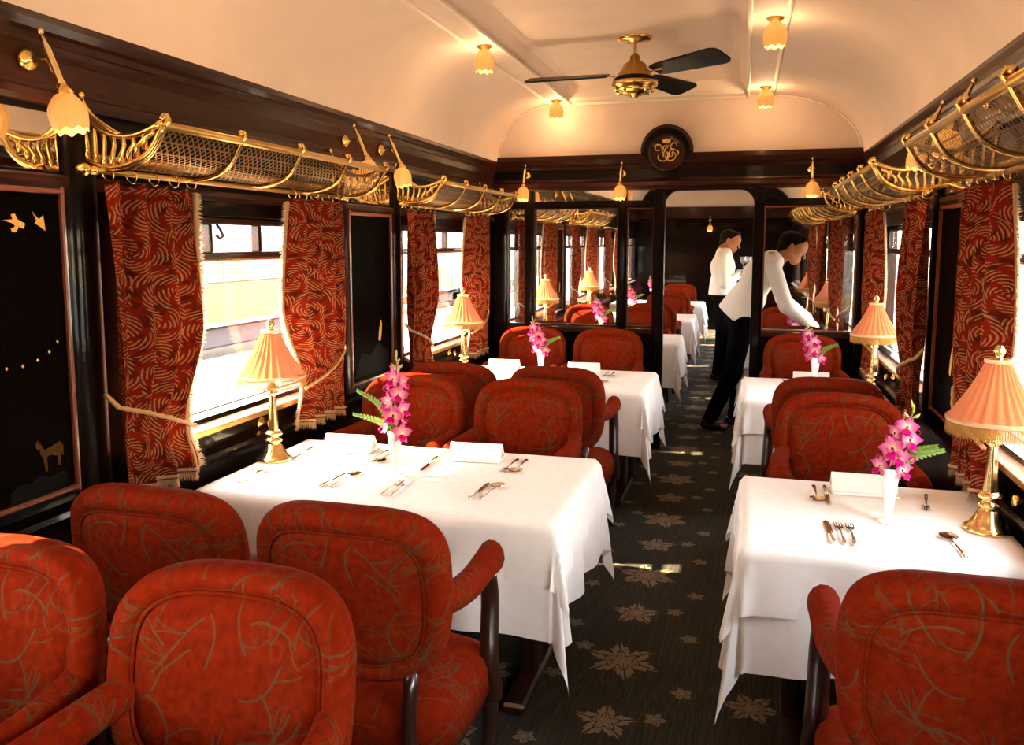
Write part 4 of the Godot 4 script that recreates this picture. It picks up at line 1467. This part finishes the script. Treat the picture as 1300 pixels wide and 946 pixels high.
func make_fork() -> Node3D:
	var t := thing("table_fork", "fork", "fork")
	var sh := Shape.new()
	sh.tube([Vector3(0, 0.004, 0.095), Vector3(0, 0.005, 0.06), Vector3(0, 0.006, 0.0), Vector3(0, 0.005, -0.035)], [0.007, 0.006, 0.003, 0.005], 8, true, false, 0.5)
	part(sh, "handle", M.silver, t)
	sh = Shape.new()
	sh.T = Transform3D(Basis(Vector3(1, 0, 0), -PI / 2), Vector3.ZERO)
	sh.prism(PackedVector2Array([Vector2(-0.004, 0.030), Vector2(0.004, 0.030), Vector2(0.012, 0.046), Vector2(0.012, 0.058), Vector2(-0.012, 0.058), Vector2(-0.012, 0.046)]), 0.002, 0.005)
	for k in 4:
		var x := -0.0105 + 0.007 * k
		sh.prism(PackedVector2Array([Vector2(x - 0.0016, 0.057), Vector2(x + 0.0016, 0.057), Vector2(x + 0.0008, 0.098), Vector2(x - 0.0008, 0.098)]), 0.002, 0.0045)
	part(sh, "tines", M.silver, t)
	return t

func make_spoon() -> Node3D:
	var t := thing("table_spoon", "spoon", "spoon")
	var sh := Shape.new()
	sh.tube([Vector3(0, 0.004, 0.095), Vector3(0, 0.005, 0.06), Vector3(0, 0.006, 0.0), Vector3(0, 0.004, -0.035)], [0.008, 0.006, 0.003, 0.004], 8, true, false, 0.5)
	part(sh, "handle", M.silver, t)
	sh = Shape.new()
	var rows := []
	for i in 18:
		var a := TAU * i / 18
		var row := PackedVector3Array()
		for r in [[1.0, 0.008], [0.8, 0.005], [0.45, 0.0025], [0.02, 0.002]]:
			row.append(Vector3(0.026 * cos(a) * r[0], r[1], -0.068 + 0.034 * sin(a) * r[0]))
		rows.append(row)
	sh.grid(rows, true, false)
	part(sh, "bowl", M.silver, t)
	return t

func make_menu() -> Node3D:
	# white folded napkin standing like a low tent
	var t := thing("folded_napkin", "napkin", "napkin")
	var sh := Shape.new()
	sh.T = TX
	sh.prism(PackedVector2Array([Vector2(-0.045, 0.0), Vector2(-0.004, 0.062), Vector2(0.004, 0.062), Vector2(0.045, 0.0), Vector2(0.039, 0.0), Vector2(0.0, 0.056), Vector2(-0.039, 0.0)]), -0.105, 0.105)
	part(sh, "front_fold", M.card, t)
	sh = Shape.new()
	sh.box(Vector3(0, 0.004, 0), Vector3(0.215, 0.008, 0.13), 0.003)
	part(sh, "lower_fold", M.card, t)
	return t

func make_side_plate() -> Node3D:
	var t := thing("side_plate", "plate", "plate")
	var sh := Shape.new()
	sh.lathe([Vector2(0.0, 0.0), Vector2(0.045, 0.0), Vector2(0.05, 0.004), Vector2(0.078, 0.012), Vector2(0.080, 0.014), Vector2(0.05, 0.007), Vector2(0.0, 0.005)], 36)
	part(sh, "dish", M.porcelain, t)
	return t

func make_wine_glass() -> Node3D:
	var t := thing("wine_glass", "glass", "glass")
	var sh := Shape.new()
	sh.lathe([Vector2(0.034, 0.0), Vector2(0.032, 0.003), Vector2(0.008, 0.007), Vector2(0.004, 0.015), Vector2(0.0036, 0.07), Vector2(0.006, 0.075)], 20)
	part(sh, "stem", M.crystal, t)
	sh = Shape.new()
	sh.lathe([Vector2(0.004, 0.074), Vector2(0.022, 0.084), Vector2(0.033, 0.105), Vector2(0.034, 0.13), Vector2(0.029, 0.155)], 24)
	part(sh, "bowl", M.crystal, t)
	return t

# ---------------------------------------------------------------- people
func nets(sh: Shape, bones: Array, cell: float, k: float, clips := []) -> void:
	# smooth union of tapered capsules, meshed as surface nets
	var lo := Vector3.ONE * 1e9; var hi := -lo
	for b in bones:
		for e in [[b[0], b[2]], [b[1], b[3]]]:
			lo = lo.min(e[0] - Vector3.ONE * (e[1] + 0.03)); hi = hi.max(e[0] + Vector3.ONE * (e[1] + 0.03))
	var nx := int((hi.x - lo.x) / cell) + 2; var ny := int((hi.y - lo.y) / cell) + 2; var nz := int((hi.z - lo.z) / cell) + 2
	var f := PackedFloat32Array(); f.resize(nx * ny * nz); f.fill(1.0)
	for b in bones:
		var a: Vector3 = b[0]; var c: Vector3 = b[1]; var ra: float = b[2]; var rb: float = b[3]
		var ab := c - a; var l2 := maxf(ab.length_squared(), 1e-8)
		var pad := maxf(ra, rb) + k + cell * 2
		var p0 := ((a.min(c) - Vector3.ONE * pad) - lo) / cell; var p1 := ((a.max(c) + Vector3.ONE * pad) - lo) / cell
		for x in range(maxi(0, int(p0.x)), mini(nx, int(p1.x) + 2)):
			for y in range(maxi(0, int(p0.y)), mini(ny, int(p1.y) + 2)):
				for z in range(maxi(0, int(p0.z)), mini(nz, int(p1.z) + 2)):
					var p := lo + Vector3(x, y, z) * cell
					var t := clampf((p - a).dot(ab) / l2, 0, 1)
					var d := (p - a - ab * t).length() - lerpf(ra, rb, t)
					var i := (x * ny + y) * nz + z
					var o := f[i]
					var h := maxf(k - absf(o - d), 0.0) / k
					f[i] = minf(o, d) - h * h * k * 0.25
	if clips:
		for x in nx:
			for y in ny:
				for z in nz:
					var i := (x * ny + y) * nz + z
					if f[i] < cell * 3:
						var p := lo + Vector3(x, y, z) * cell
						for c in clips: f[i] = maxf(f[i], (p - c[0]).dot(c[1]))
	var ids := PackedInt32Array(); ids.resize(nx * ny * nz); ids.fill(-1)
	var vs := PackedVector3Array()
	var strides := [ny * nz, nz, 1]
	for x in nx - 1:
		for y in ny - 1:
			for z in nz - 1:
				var i := (x * ny + y) * nz + z
				var neg := 0
				for q in 8:
					if f[i + (q & 1) * ny * nz + ((q >> 1) & 1) * nz + (q >> 2)] < 0: neg += 1
				if neg == 0 or neg == 8: continue
				var sum := Vector3.ZERO; var n := 0
				for q in 8:
					var va := f[i + (q & 1) * ny * nz + ((q >> 1) & 1) * nz + (q >> 2)]
					for ax in 3:
						if q & (1 << ax): continue
						var r := q | (1 << ax)
						var vb := f[i + (r & 1) * ny * nz + ((r >> 1) & 1) * nz + (r >> 2)]
						if (va < 0) != (vb < 0):
							var pt := Vector3(q & 1, (q >> 1) & 1, q >> 2)
							pt[ax] = va / (va - vb)
							sum += pt; n += 1
				ids[i] = vs.size()
				vs.append(lo + (Vector3(x, y, z) + sum / n) * cell)
	for x in range(1, nx - 1):
		for y in range(1, ny - 1):
			for z in range(1, nz - 1):
				var i := (x * ny + y) * nz + z
				if ids[i] < 0: continue
				for ax in 3:
					var j: int = i + strides[ax]
					if (f[i] < 0) == (f[j] < 0): continue
					var u: int = strides[(ax + 1) % 3]; var w: int = strides[(ax + 2) % 3]
					var a := ids[i]; var b := ids[i - u]; var c := ids[i - u - w]; var d := ids[i - w]
					if a < 0 or b < 0 or c < 0 or d < 0: continue
					if f[i] < 0: sh.quad(vs[a], vs[b], vs[c], vs[d])
					else: sh.quad(vs[a], vs[d], vs[c], vs[b])

func hand(sh: Shape, w: Vector3, f: Vector3, n: Vector3, side: float, curl: float) -> void:
	# w wrist, f along the fingers, n out of the palm, side = which way the thumb leaves
	var s := f.cross(n).normalized() * side
	var bones := []
	bones.append([w, w + f * 0.03, 0.022, 0.022])
	for k in 4:
		bones.append([w + f * 0.01 + s * (0.012 - 0.008 * k), w + f * 0.085 + s * (0.030 - 0.020 * k), 0.014, 0.012])
	var ln := [0.066, 0.076, 0.070, 0.054]
	for k in 4:
		var p := w + f * 0.085 + s * (0.031 - 0.0205 * k)
		var ang := 0.15
		for q in 3:
			ang += curl * [0.5, 0.8, 0.6][q]
			var dir := f * cos(ang) + n * sin(ang)
			var e: Vector3 = p + dir * ln[k] * [0.45, 0.32, 0.23][q]
			bones.append([p, e, 0.0092 - 0.0008 * q, 0.0086 - 0.0008 * q])
			p = e
	var t0 := w + f * 0.022 + s * 0.020
	var t1 := t0 + (f * 0.55 + s * 0.75 + n * 0.25).normalized() * 0.042
	var t2 := t1 + (f * 0.85 + s * 0.25 + n * 0.45).normalized() * 0.034
	bones.append([t0, t1, 0.014, 0.010]); bones.append([t1, t2, 0.010, 0.0078])
	nets(sh, bones, 0.0045, 0.006)

func person(called_label: String, at: Vector3, J: Dictionary) -> void:
	var t := thing("person", called_label, "person", at, 0.0, "waiters beyond the partition")
	var limbs := [
		[J.hip_n, J.knee_n, 0.080, 0.055], [J.knee_n, J.ankle_n, 0.055, 0.038], [J.hip_f, J.knee_f, 0.080, 0.055], [J.knee_f, J.ankle_f, 0.055, 0.038],
		[J.ankle_n + Vector3(-0.03, -0.04, 0), J.ankle_n + Vector3(0.13, -0.055, 0.01), 0.035, 0.028], [J.ankle_f + Vector3(-0.03, -0.04, 0), J.ankle_f + Vector3(0.13, -0.055, -0.01), 0.035, 0.028]]
	var torso := []
	for e in [-1.0, 1.0]:
		var z := Vector3(0, 0, e)
		torso += [[J.pelvis + z * 0.055, J.waist + z * 0.05, 0.105, 0.098], [J.waist + z * 0.05, J.chest + z * 0.075, 0.098, 0.112], [J.chest + z * 0.075, J.collar + z * 0.10, 0.112, 0.065]]
	torso.append([J.collar + Vector3(0, -0.02, -0.15), J.collar + Vector3(0, -0.02, 0.15), 0.062, 0.062])
	var arms := []
	for q in ["n", "f"]:
		arms += [[J["sh_" + q], J["el_" + q], 0.052, 0.042], [J["el_" + q], J["wr_" + q], 0.041, 0.027]]
	var neck := [[J.collar, J.head + J.tilt * Vector3(-0.035, -0.08, 0), 0.056, 0.052]]
	# skin: one figure from head to feet
	var sh := Shape.new()
	nets(sh, limbs + torso + arms + neck, 0.015, 0.03)
	sh.T = Transform3D(J.tilt, J.head)
	nets(sh, [[Vector3(-0.036, 0.028, -0.012), Vector3(0.028, 0.032, -0.008), 0.080, 0.074], [Vector3(-0.036, 0.028, 0.012), Vector3(0.028, 0.032, 0.008), 0.080, 0.074],
		[Vector3(0.03, -0.02, 0), Vector3(0.062, -0.085, 0), 0.064, 0.034], [Vector3(0.0, -0.04, 0.03), Vector3(0.05, -0.085, 0.015), 0.045, 0.028], [Vector3(0.0, -0.04, -0.03), Vector3(0.05, -0.085, -0.015), 0.045, 0.028],
		[Vector3(0.094, 0.008, 0), Vector3(0.118, -0.03, 0), 0.009, 0.013], [Vector3(0.086, 0.022, 0.032), Vector3(0.092, 0.024, 0.012), 0.012, 0.012], [Vector3(0.086, 0.022, -0.032), Vector3(0.092, 0.024, -0.012), 0.012, 0.012],
		[Vector3(0.090, -0.058, -0.015), Vector3(0.090, -0.058, 0.015), 0.011, 0.011], [Vector3(0.088, -0.072, -0.012), Vector3(0.088, -0.072, 0.012), 0.010, 0.010],
		[Vector3(-0.012, 0.02, 0.078), Vector3(-0.006, -0.022, 0.078), 0.016, 0.011], [Vector3(-0.012, 0.02, -0.078), Vector3(-0.006, -0.022, -0.078), 0.016, 0.011],
		[Vector3(-0.03, -0.04, 0), Vector3(-0.045, -0.12, 0), 0.055, 0.055]], 0.006, 0.014)
	sh.T = Transform3D()
	hand(sh, J.wr_n, J.hf_n, J.hn_n, 1.0, 0.55)
	hand(sh, J.wr_f, J.hf_f, J.hn_f, -1.0, 0.55)
	part(sh, "body", M.skin, t)
	for e in [-1.0, 1.0]:
		sh = Shape.new()
		sh.ball(J.head + J.tilt * Vector3(0.083, 0.004, e * 0.031), 0.010)
		part(sh, "eye", M.hair, t)
	sh = Shape.new()
	sh.T = Transform3D(J.tilt, J.head)
	nets(sh, [[Vector3(-0.045, 0.035, -0.012), Vector3(0.034, 0.048, -0.008), 0.088, 0.076], [Vector3(-0.045, 0.035, 0.012), Vector3(0.034, 0.048, 0.008), 0.088, 0.076], [Vector3(-0.06, 0.0, 0), Vector3(-0.07, -0.05, 0), 0.07, 0.05]], 0.007, 0.02, [[Vector3(0.030, 0.045, 0), Vector3(0.80, -0.60, 0).normalized()], [Vector3(0.055, 0.0, 0), Vector3(1, -0.1, 0).normalized()]])
	part(sh, "hair", M.hair, t)
	# jacket
	var grow := func(list: Array, by: float) -> Array:
		var o := []
		for b in list: o.append([b[0], b[1], b[2] + by, b[3] + by])
		return o
	sh = Shape.new()
	var skirt := [[J.waist, J.tail, 0.150, 0.165]]
	nets(sh, grow.call(torso, 0.020) + skirt, 0.014, 0.03, J.clips)
	nets(sh, grow.call(arms, 0.016), 0.012, 0.02, [[J.wr_n + J.hf_n * 0.005, J.hf_n]] if false else [])
	sh.tube([J.collar + Vector3(-0.06, 0.045, 0), J.collar + Vector3(-0.01, 0.05, 0.062), J.collar + Vector3(0.07, 0.035, 0.03), J.collar + Vector3(0.07, 0.035, -0.03), J.collar + Vector3(-0.01, 0.05, -0.062)], 0.018, 8, false, true)
	part(sh, "jacket", M.white_jacket, t, "white waiter's jacket")
	for e in [-1.0, 1.0]:
		sh = Shape.new()
		sh.T = Transform3D(Basis(), J.collar + Vector3(-0.01, 0.064, e * 0.13))
		sh.box(Vector3.ZERO, Vector3(0.05, 0.012, 0.10), 0.005)
		part(sh, "epaulette", M.gold_inlay, t)
	sh = Shape.new()
	nets(sh, grow.call(limbs.slice(0, 4), 0.020) + [[J.pelvis + Vector3(0, 0.02, -0.05), J.pelvis + Vector3(0, 0.02, 0.05), 0.122, 0.122], [J.pelvis, J.waist, 0.12, 0.105]], 0.015, 0.03)
	part(sh, "trousers", M.black_cloth, t, "black trousers")
	for q in ["n", "f"]:
		sh = Shape.new()
		nets(sh, [[J["ankle_" + q] + Vector3(-0.035, -0.045, 0), J["ankle_" + q] + Vector3(0.13, -0.055, 0), 0.044, 0.034]], 0.010, 0.01, [[Vector3(0, 0.004, 0), Vector3(0, -1, 0)]])
		part(sh, "shoe", M.black_leather, t)

# ---------------------------------------------------------------- the scene
func setting_four(cx: float, d: float, what: String) -> void:
	var y := 0.7275
	for k in 2:
		var x: float = cx + [-0.385, 0.165][k]
		var seat: String = ["window-side", "aisle-side"][k] + " place"
		var q := "nearer " + seat + " on " + what
		place("fork", P(x - 0.13, y, d - 0.19), 0.05, "silver fork at the " + q, "cutlery on the tables")
		place("fork", P(x - 0.165, y, d - 0.19), 0.03, "outer silver fork at the " + q, "cutlery on the tables")
		place("knife", P(x + 0.145, y, d - 0.16), -0.04, "silver knife at the " + q, "cutlery on the tables")
		place("spoon", P(x + 0.185, y, d - 0.15), -0.08, "silver spoon at the " + q, "cutlery on the tables")
		q = "farther " + seat + " on " + what
		place("menu", P(x + 0.0, y, d + 0.27), 0.06, "white folded napkin at the " + q, "folded napkins on the tables")
		place("knife", P(x - 0.15, y, d + 0.14), PI + 0.05, "silver knife at the " + q, "cutlery on the tables")
		place("fork", P(x + 0.16, y, d + 0.19), PI - 0.05, "silver fork at the " + q, "cutlery on the tables")
		place("spoon", P(x + 0.20, y, d + 0.19), PI, "silver spoon at the " + q, "cutlery on the tables")

func setting_two(cx: float, d: float, what: String) -> void:
	var y := 0.7275
	var q := "nearer place on " + what
	place("knife", P(cx - 0.13, y, d - 0.21), 0.03, "silver knife at the " + q, "cutlery on the tables")
	place("fork", P(cx - 0.10, y, d - 0.21), 0.02, "silver fork at the " + q, "cutlery on the tables")
	place("fork", P(cx - 0.07, y, d - 0.21), -0.02, "inner silver fork at the " + q, "cutlery on the tables")
	place("spoon", P(cx + 0.20, y, d - 0.23), 0.05, "silver spoon at the " + q, "cutlery on the tables")
	q = "farther place on " + what
	place("menu", P(cx + 0.02, y, d + 0.26), 0, "white folded napkin at the " + q, "folded napkins on the tables")
	place("knife", P(cx - 0.105, y, d + 0.18), PI, "silver knife at the " + q, "cutlery on the tables")
	place("spoon", P(cx - 0.14, y, d + 0.18), PI, "silver spoon at the " + q, "cutlery on the tables")
	place("fork", P(cx + 0.20, y, d + 0.17), PI - 0.2, "silver fork at the " + q, "cutlery on the tables")

func flowers(x: float, d: float, what: String, kind: String, ferns: Array) -> void:
	var y := 0.7275
	place("vase", P(x, y, d), 0, "slim white vase on " + what, "vases on the tables")
	place(kind, P(x, y + 0.165, d), 0, "pink orchid spray in the vase on " + what, "orchids on the tables")
	for f in ferns:
		place(f[0], P(x, y + 0.165, d), f[1], "green fern frond %s in the vase on %s" % [f[2], what], "ferns on the tables")

func _ready() -> void:
	rng.seed = 20
	# camera: eye height 1.58 m, turned left of the aisle, lens axis a little above the frame's middle
	var cam := Camera3D.new()
	cam.name = "camera"
	add_child(cam)
	cam.position = Vector3(0, 1.58, 0)
	cam.rotation_degrees = Vector3(-6.459, 15.458, 0)
	var near := 0.05
	cam.set_frustum(946.0 / 1060.0 * near, Vector2(0, -45.0 / 1060.0 * near), near, 300.0)
	cam.current = true
	# sky, sun, exposure
	var env := Environment.new()
	var sky := Sky.new()
	var sm := ProceduralSkyMaterial.new()
	sm.sky_top_color = Color(0.84, 0.85, 0.88)
	sm.sky_horizon_color = Color(1.0, 0.95, 0.86)
	sm.ground_horizon_color = Color(0.85, 0.82, 0.76)
	sm.ground_bottom_color = Color(0.6, 0.56, 0.5)
	sm.sky_energy_multiplier = 3.2
	sm.ground_energy_multiplier = 3.0
	sky.sky_material = sm
	env.background_mode = Environment.BG_SKY
	env.sky = sky
	env.ambient_light_source = Environment.AMBIENT_SOURCE_SKY
	env.tonemap_mode = Environment.TONE_MAPPER_LINEAR
	env.tonemap_exposure = 1.95
	env.sdfgi_enabled = true
	env.ssao_enabled = true
	env.ssil_enabled = true
	var we := WorldEnvironment.new()
	we.name = "environment"
	we.environment = env
	add_child(we)
	var sun := DirectionalLight3D.new()
	sun.name = "sun"
	add_child(sun)
	sun.look_at_from_position(Vector3.ZERO, Vector3(0.72, -0.68, -0.17), Vector3.UP)
	sun.light_energy = 14.0
	sun.light_color = Color(1.0, 0.89, 0.70)
	sun.light_angular_distance = 0.6
	sun.shadow_enabled = true

	make_materials()
	build_shell()
	build_partition()
	build_emblem()
	build_outdoors()

	# panels between the windows
	pier(XL, 1, 1.36, 2.16, "black lacquer panel inlaid with two gold birds and a deer, nearest on the left", 1)
	pier(XL, 1, 3.68, 4.50, "black lacquer panel with faint inlay between the two left windows", 2)
	pier(XL, 1, 8.32, 9.12, "black lacquer panel on the left beyond the partition", 2)
	pier(XR, -1, 3.42, 4.15, "narrow black lacquer panel between the two right windows", 2)
	pier(XR, -1, 8.05, 8.90, "black lacquer panel on the right beyond the partition", 2)

	# curtains and rods
	var names := {2: "near left window", 3: "second left window", 4: "first left window beyond the partition", 5: "second left window beyond the partition", 6: "third left window beyond the partition"}
	for k in names:
		var b := [2.92 + 2.32 * (k - 2), 0.76]
		place("rod", P(XL, 1.79, b[0] - 0.08), 0, "brass curtain rod over the " + names[k], "curtain rods")
		place("curtain_b", P(XL, 1.79, b[0] - 0.85), 0, "red swirl curtain on near side of " + names[k], "swirl patterned curtains")
		place("curtain_a", P(XL, 1.79, b[0] + 0.69), 0, "red swirl curtain on far side of " + names[k], "swirl patterned curtains")
		if k < 6: place("rack", P(XL, 0, b[0] - 0.05), 0, "brass luggage rack above the " + names[k], "luggage racks")
	place("curtain_a", P(XL, 1.79, LB[1][0] + 0.69), 0, "red swirl curtain on the left behind the nearest inlaid panel", "swirl patterned curtains")
	names = {2: "near right window", 3: "second right window", 4: "first right window beyond the partition", 5: "second right window beyond the partition"}
	for k in names:
		var b: Array = RB[k]
		place("rod", P(XR, 1.79, b[0]), PI, "brass curtain rod over the " + names[k], "curtain rods")
		place("curtain_a", P(XR, 1.79, b[0] - b[1]), PI, "red swirl curtain on near side of " + names[k], "swirl patterned curtains")
		place("curtain_b", P(XR, 1.79, b[0] + b[1]), PI, "red swirl curtain on far side of " + names[k], "swirl patterned curtains")
		place("rack", P(XR, 0, b[0]), PI, "brass luggage rack above the " + names[k], "luggage racks")

	# lamps on the walls and the ceiling
	for q in [[1.91, "beside the near left rack"], [3.80, "over the farther end of the near left rack"], [4.22, "over the near end of the second left rack"], [8.5, "on the left beyond the partition"], [8.90, "farther on the left beyond the partition"]]:
		place("sconce", P(XL + 0.015, 2.075, q[0]), 0, "brass wall lamp with tulip shade " + q[1], "brass wall lamps")
	for q in [[3.34, "on the right behind the near rack"], [3.82, "on the right over the end of the second rack"], [8.4, "on the right beyond the partition"]]:
		place("sconce", P(XR - 0.015, 2.075, q[0]), PI, "brass wall lamp with tulip shade " + q[1], "brass wall lamps")
	for q in [[-1.635, "at the left end of the partition"], [-0.895, "left of the doorway"], [0.444, "right of the doorway"]]:
		place("sconce", P(q[0], 2.095, 6.355), -PI / 2, "brass lamp with amber shade on the partition beam " + q[1], "brass wall lamps")
	place("sconce", P(-0.60, 1.98, D1 - 0.05), -PI / 2, "small lamp far away on the end bulkhead", "brass wall lamps")
	for q in [[-1.37, 4.40, "left row, nearer the viewer"], [-1.37, 6.18, "left row, at the partition"], [0.11, 4.22, "right row, nearer the viewer"], [0.11, 6.02, "right row, at the partition"], [-1.37, 2.55, "left row, above the near table"], [0.11, 2.40, "right row, above the near table"], [-1.37, 0.75, "left row, behind the viewer"], [0.11, 0.60, "right row, behind the viewer"], [-1.37, -1.1, "left row, far behind the viewer"], [0.11, -1.2, "right row, far behind the viewer"], [-1.37, 8.0, "left row, beyond the partition"], [0.11, 8.0, "right row, beyond the partition"], [-1.37, 10.5, "left row, deep beyond the partition"], [0.11, 10.5, "right row, deep beyond the partition"]]:
		place("ceiling_lamp", P(q[0], 2.623, q[1]), 0, "amber tulip ceiling lamp, " + q[2], "tulip ceiling lamps")
	place("fan", P(-0.62, 2.715, 4.82), 0, "brass ceiling fan with three dark blades under the cream ceiling")

	# tables, cloths and what stands on them
	place("table_four", P(-1.178, 0, 0.52), 0, "dark wooden dining table before the foreground armchairs", "tables for four")
	cloths("four", 1.27, 0.78, P(-1.178, 0, 0.52), "the table before the foreground armchairs", -1.0)
	var lt := [["the near left table", 2.82], ["the second left table", 5.14], ["the first left table beyond the partition", 7.50], ["the second left table beyond the partition", 9.80], ["the third left table beyond the partition", 12.1]]
	for k in lt.size():
		var d: float = lt[k][1]
		var what: String = lt[k][0]
		place("table_four", P(-1.178, 0, d), 0, "dark wooden dining table under white cloths, " + what, "tables for four")
		cloths("four", 1.27, 0.78, P(-1.178, 0, d), what, -1.0)
		if k < 4: place("table_lamp", P(-1.765, 0.7275, d + 0.04), 0, "brass lamp with pleated salmon shade on " + what, "table lamps")
		if k == 0: flowers(-1.21, d - 0.05, what, "orchid_a", [["fern_a", 0.1, "rising"], ["fern_b", -0.1, "spreading low"]])
		elif k < 4: flowers(-1.24, d + 0.04, what, "orchid_b", [["fern_c", PI, "rising"]])
		else: flowers(-1.24, d + 0.04, what, "orchid_b", [])
		if k < 2: setting_four(-1.165, d, what)
	var rt := [["the near right table", 2.76], ["the second right table", 5.12], ["the first right table beyond the partition", 7.62], ["the second right table beyond the partition", 9.95]]
	for k in rt.size():
		var d: float = rt[k][1]
		var what: String = rt[k][0]
		place("table_two", P(0.405, 0, d), 0, "small dark wooden table under white cloths, " + what, "tables for two")
		cloths("two", 0.75, 0.72, P(0.405, 0, d), what, 1.0)
		place("table_lamp", P(0.725, 0.7275, d - 0.06 + (0.2 if k > 1 else 0.0)), 0, "brass lamp with pleated salmon shade on " + what, "table lamps")
		if k == 0: flowers(0.45, d - 0.06, what, "orchid_c", [["fern_c", PI - 0.3, "rising"], ["fern_b", PI + 0.3, "spreading low"]])
		elif k < 3: flowers(0.43, d + 0.12 - 0.3 * (k - 1), what, "orchid_b", [["fern_c", PI, "rising"]])
		if k < 2: setting_two(0.40, d, what)

	# armchairs, in back-to-back pairs
	var rows := [["the near left table", 2.02, 3.40], ["the second left table", 4.34, 5.72], ["the first left table beyond the partition", 6.74, 8.06], ["the second left table beyond the partition", 9.0, 10.38], ["the third left table beyond the partition", 11.32, 12.70]]
	for q in [[-1.47, "window-side"], [-0.915, "aisle-side"]]:
		place("chair", P(q[0], 0, 1.09), 0, "red plush armchair in the foreground facing the viewer, " + q[1], "red plush armchairs")
	for k in rows.size():
		for q in [[-1.465, "window-side"], [-0.905, "aisle-side"]]:
			if k > 2 and q[1] == "window-side": continue
			place("chair", P(q[0], 0, rows[k][1]), PI, "red armchair turned away, %s at %s" % [q[1], rows[k][0]], "red plush armchairs")
			place("chair", P(q[0] - 0.02, 0, rows[k][2]), 0, "red armchair facing the viewer, %s at %s" % [q[1], rows[k][0]], "red plush armchairs")
	rows = [["the near right table", 1.94, 3.38], ["the second right table", 4.34, 5.72], ["the first right table beyond the partition", 6.84, 8.22]]
	for k in rows.size():
		place("chair", P(0.455 if k == 0 else 0.40, 0, rows[k][1]), PI, "red armchair turned away at " + rows[k][0], "red plush armchairs")
		place("chair", P(0.40, 0, rows[k][2]), 0, "red plush armchair facing the viewer at " + rows[k][0], "red plush armchairs")

	build_people()

func build_people() -> void:
	var V := func(x: float, y: float, z: float) -> Vector3: return Vector3(x, y, z)
	var o := 0.0
	person("waiter in white jacket leaning over a table beyond the right glass panel", P(0, 0, 7.25), {
		"hip_n": V.call(0.0, 0.92, 0.09), "hip_f": V.call(0.02, 0.92, -0.09), "knee_n": V.call(-0.06, 0.50, 0.10), "knee_f": V.call(0.02, 0.49, -0.10), "ankle_n": V.call(-0.24, 0.095, 0.11), "ankle_f": V.call(-0.04, 0.095, -0.11),
		"pelvis": V.call(-0.01, 0.97, 0), "waist": V.call(0.04, 1.12, 0), "chest": V.call(0.13, 1.31, 0), "collar": V.call(0.225, 1.435, 0), "tail": V.call(-0.045, 0.98, 0),
		"head": V.call(0.385, 1.535, 0.03), "tilt": Basis(Vector3(0, 0, 1), -0.50) * Basis(Vector3(0, 1, 0), -0.15),
		"sh_n": V.call(0.225, 1.385, 0.185), "el_n": V.call(0.34, 1.07, 0.22), "wr_n": V.call(0.555, 0.905, 0.12), "sh_f": V.call(0.225, 1.385, -0.185), "el_f": V.call(0.33, 1.10, -0.24), "wr_f": V.call(0.53, 0.95, -0.16),
		"hf_n": V.call(0.86, -0.5, -0.1).normalized(), "hn_n": V.call(-0.5, -0.86, 0.0).normalized(), "hf_f": V.call(0.86, -0.5, 0.1).normalized(), "hn_f": V.call(-0.5, -0.86, 0.0).normalized(),
		"clips": [[V.call(-0.175, 1.03, 0), V.call(-0.66, -0.75, 0).normalized()], [V.call(0.28, 1.49, 0), V.call(0.75, 0.66, 0).normalized()]]})
	person("waiter in white jacket standing in the far aisle carrying glasses", P(-0.20, 0, 9.9), {
		"hip_n": V.call(-0.02, 0.92, 0.085), "hip_f": V.call(-0.02, 0.92, -0.085), "knee_n": V.call(-0.01, 0.50, 0.09), "knee_f": V.call(0.03, 0.50, -0.09), "ankle_n": V.call(-0.06, 0.095, 0.10), "ankle_f": V.call(0.02, 0.095, -0.10),
		"pelvis": V.call(-0.02, 0.97, 0), "waist": V.call(-0.02, 1.12, 0), "chest": V.call(-0.03, 1.31, 0), "collar": V.call(-0.02, 1.455, 0), "tail": V.call(-0.02, 0.99, 0),
		"head": V.call(0.05, 1.595, 0.0), "tilt": Basis(Vector3(0, 0, 1), -0.38) * Basis(Vector3(0, 1, 0), -0.25),
		"sh_n": V.call(-0.02, 1.405, 0.185), "el_n": V.call(0.0, 1.12, 0.225), "wr_n": V.call(0.14, 1.21, 0.10), "sh_f": V.call(-0.02, 1.405, -0.185), "el_f": V.call(0.02, 1.13, -0.23), "wr_f": V.call(0.15, 1.22, -0.10),
		"hf_n": V.call(0.95, 0.1, -0.3).normalized(), "hn_n": V.call(-0.1, 0.98, 0.0).normalized(), "hf_f": V.call(0.95, 0.1, 0.3).normalized(), "hn_f": V.call(-0.1, 0.98, 0.0).normalized(),
		"clips": [[V.call(0, 0.985, 0), V.call(0, -1, 0)], [V.call(0, 1.52, 0), V.call(0, 1, 0)]]})
	var sh := Shape.new()
	sh.lathe([Vector2(0.0, 0.0), Vector2(0.115, 0.0), Vector2(0.125, 0.010), Vector2(0.118, 0.010), Vector2(0.11, 0.004), Vector2(0.0, 0.004)], 28)
	var tr := P(0.045, 1.262, 9.9)
	single(sh, "serving_tray", M.silver, "small round silver tray held by the standing waiter", "tray", tr)
	for k in 3:
		place("wine_glass", tr + Vector3(0.06 * cos(k * 2.1 + 0.5), 0.005, 0.06 * sin(k * 2.1 + 0.5)), 0, ["clear wine glass at the front of the waiter's tray", "clear wine glass nearest the waiter on his tray", "clear wine glass at the far side of the waiter's tray"][k], "wine glasses on the tray")
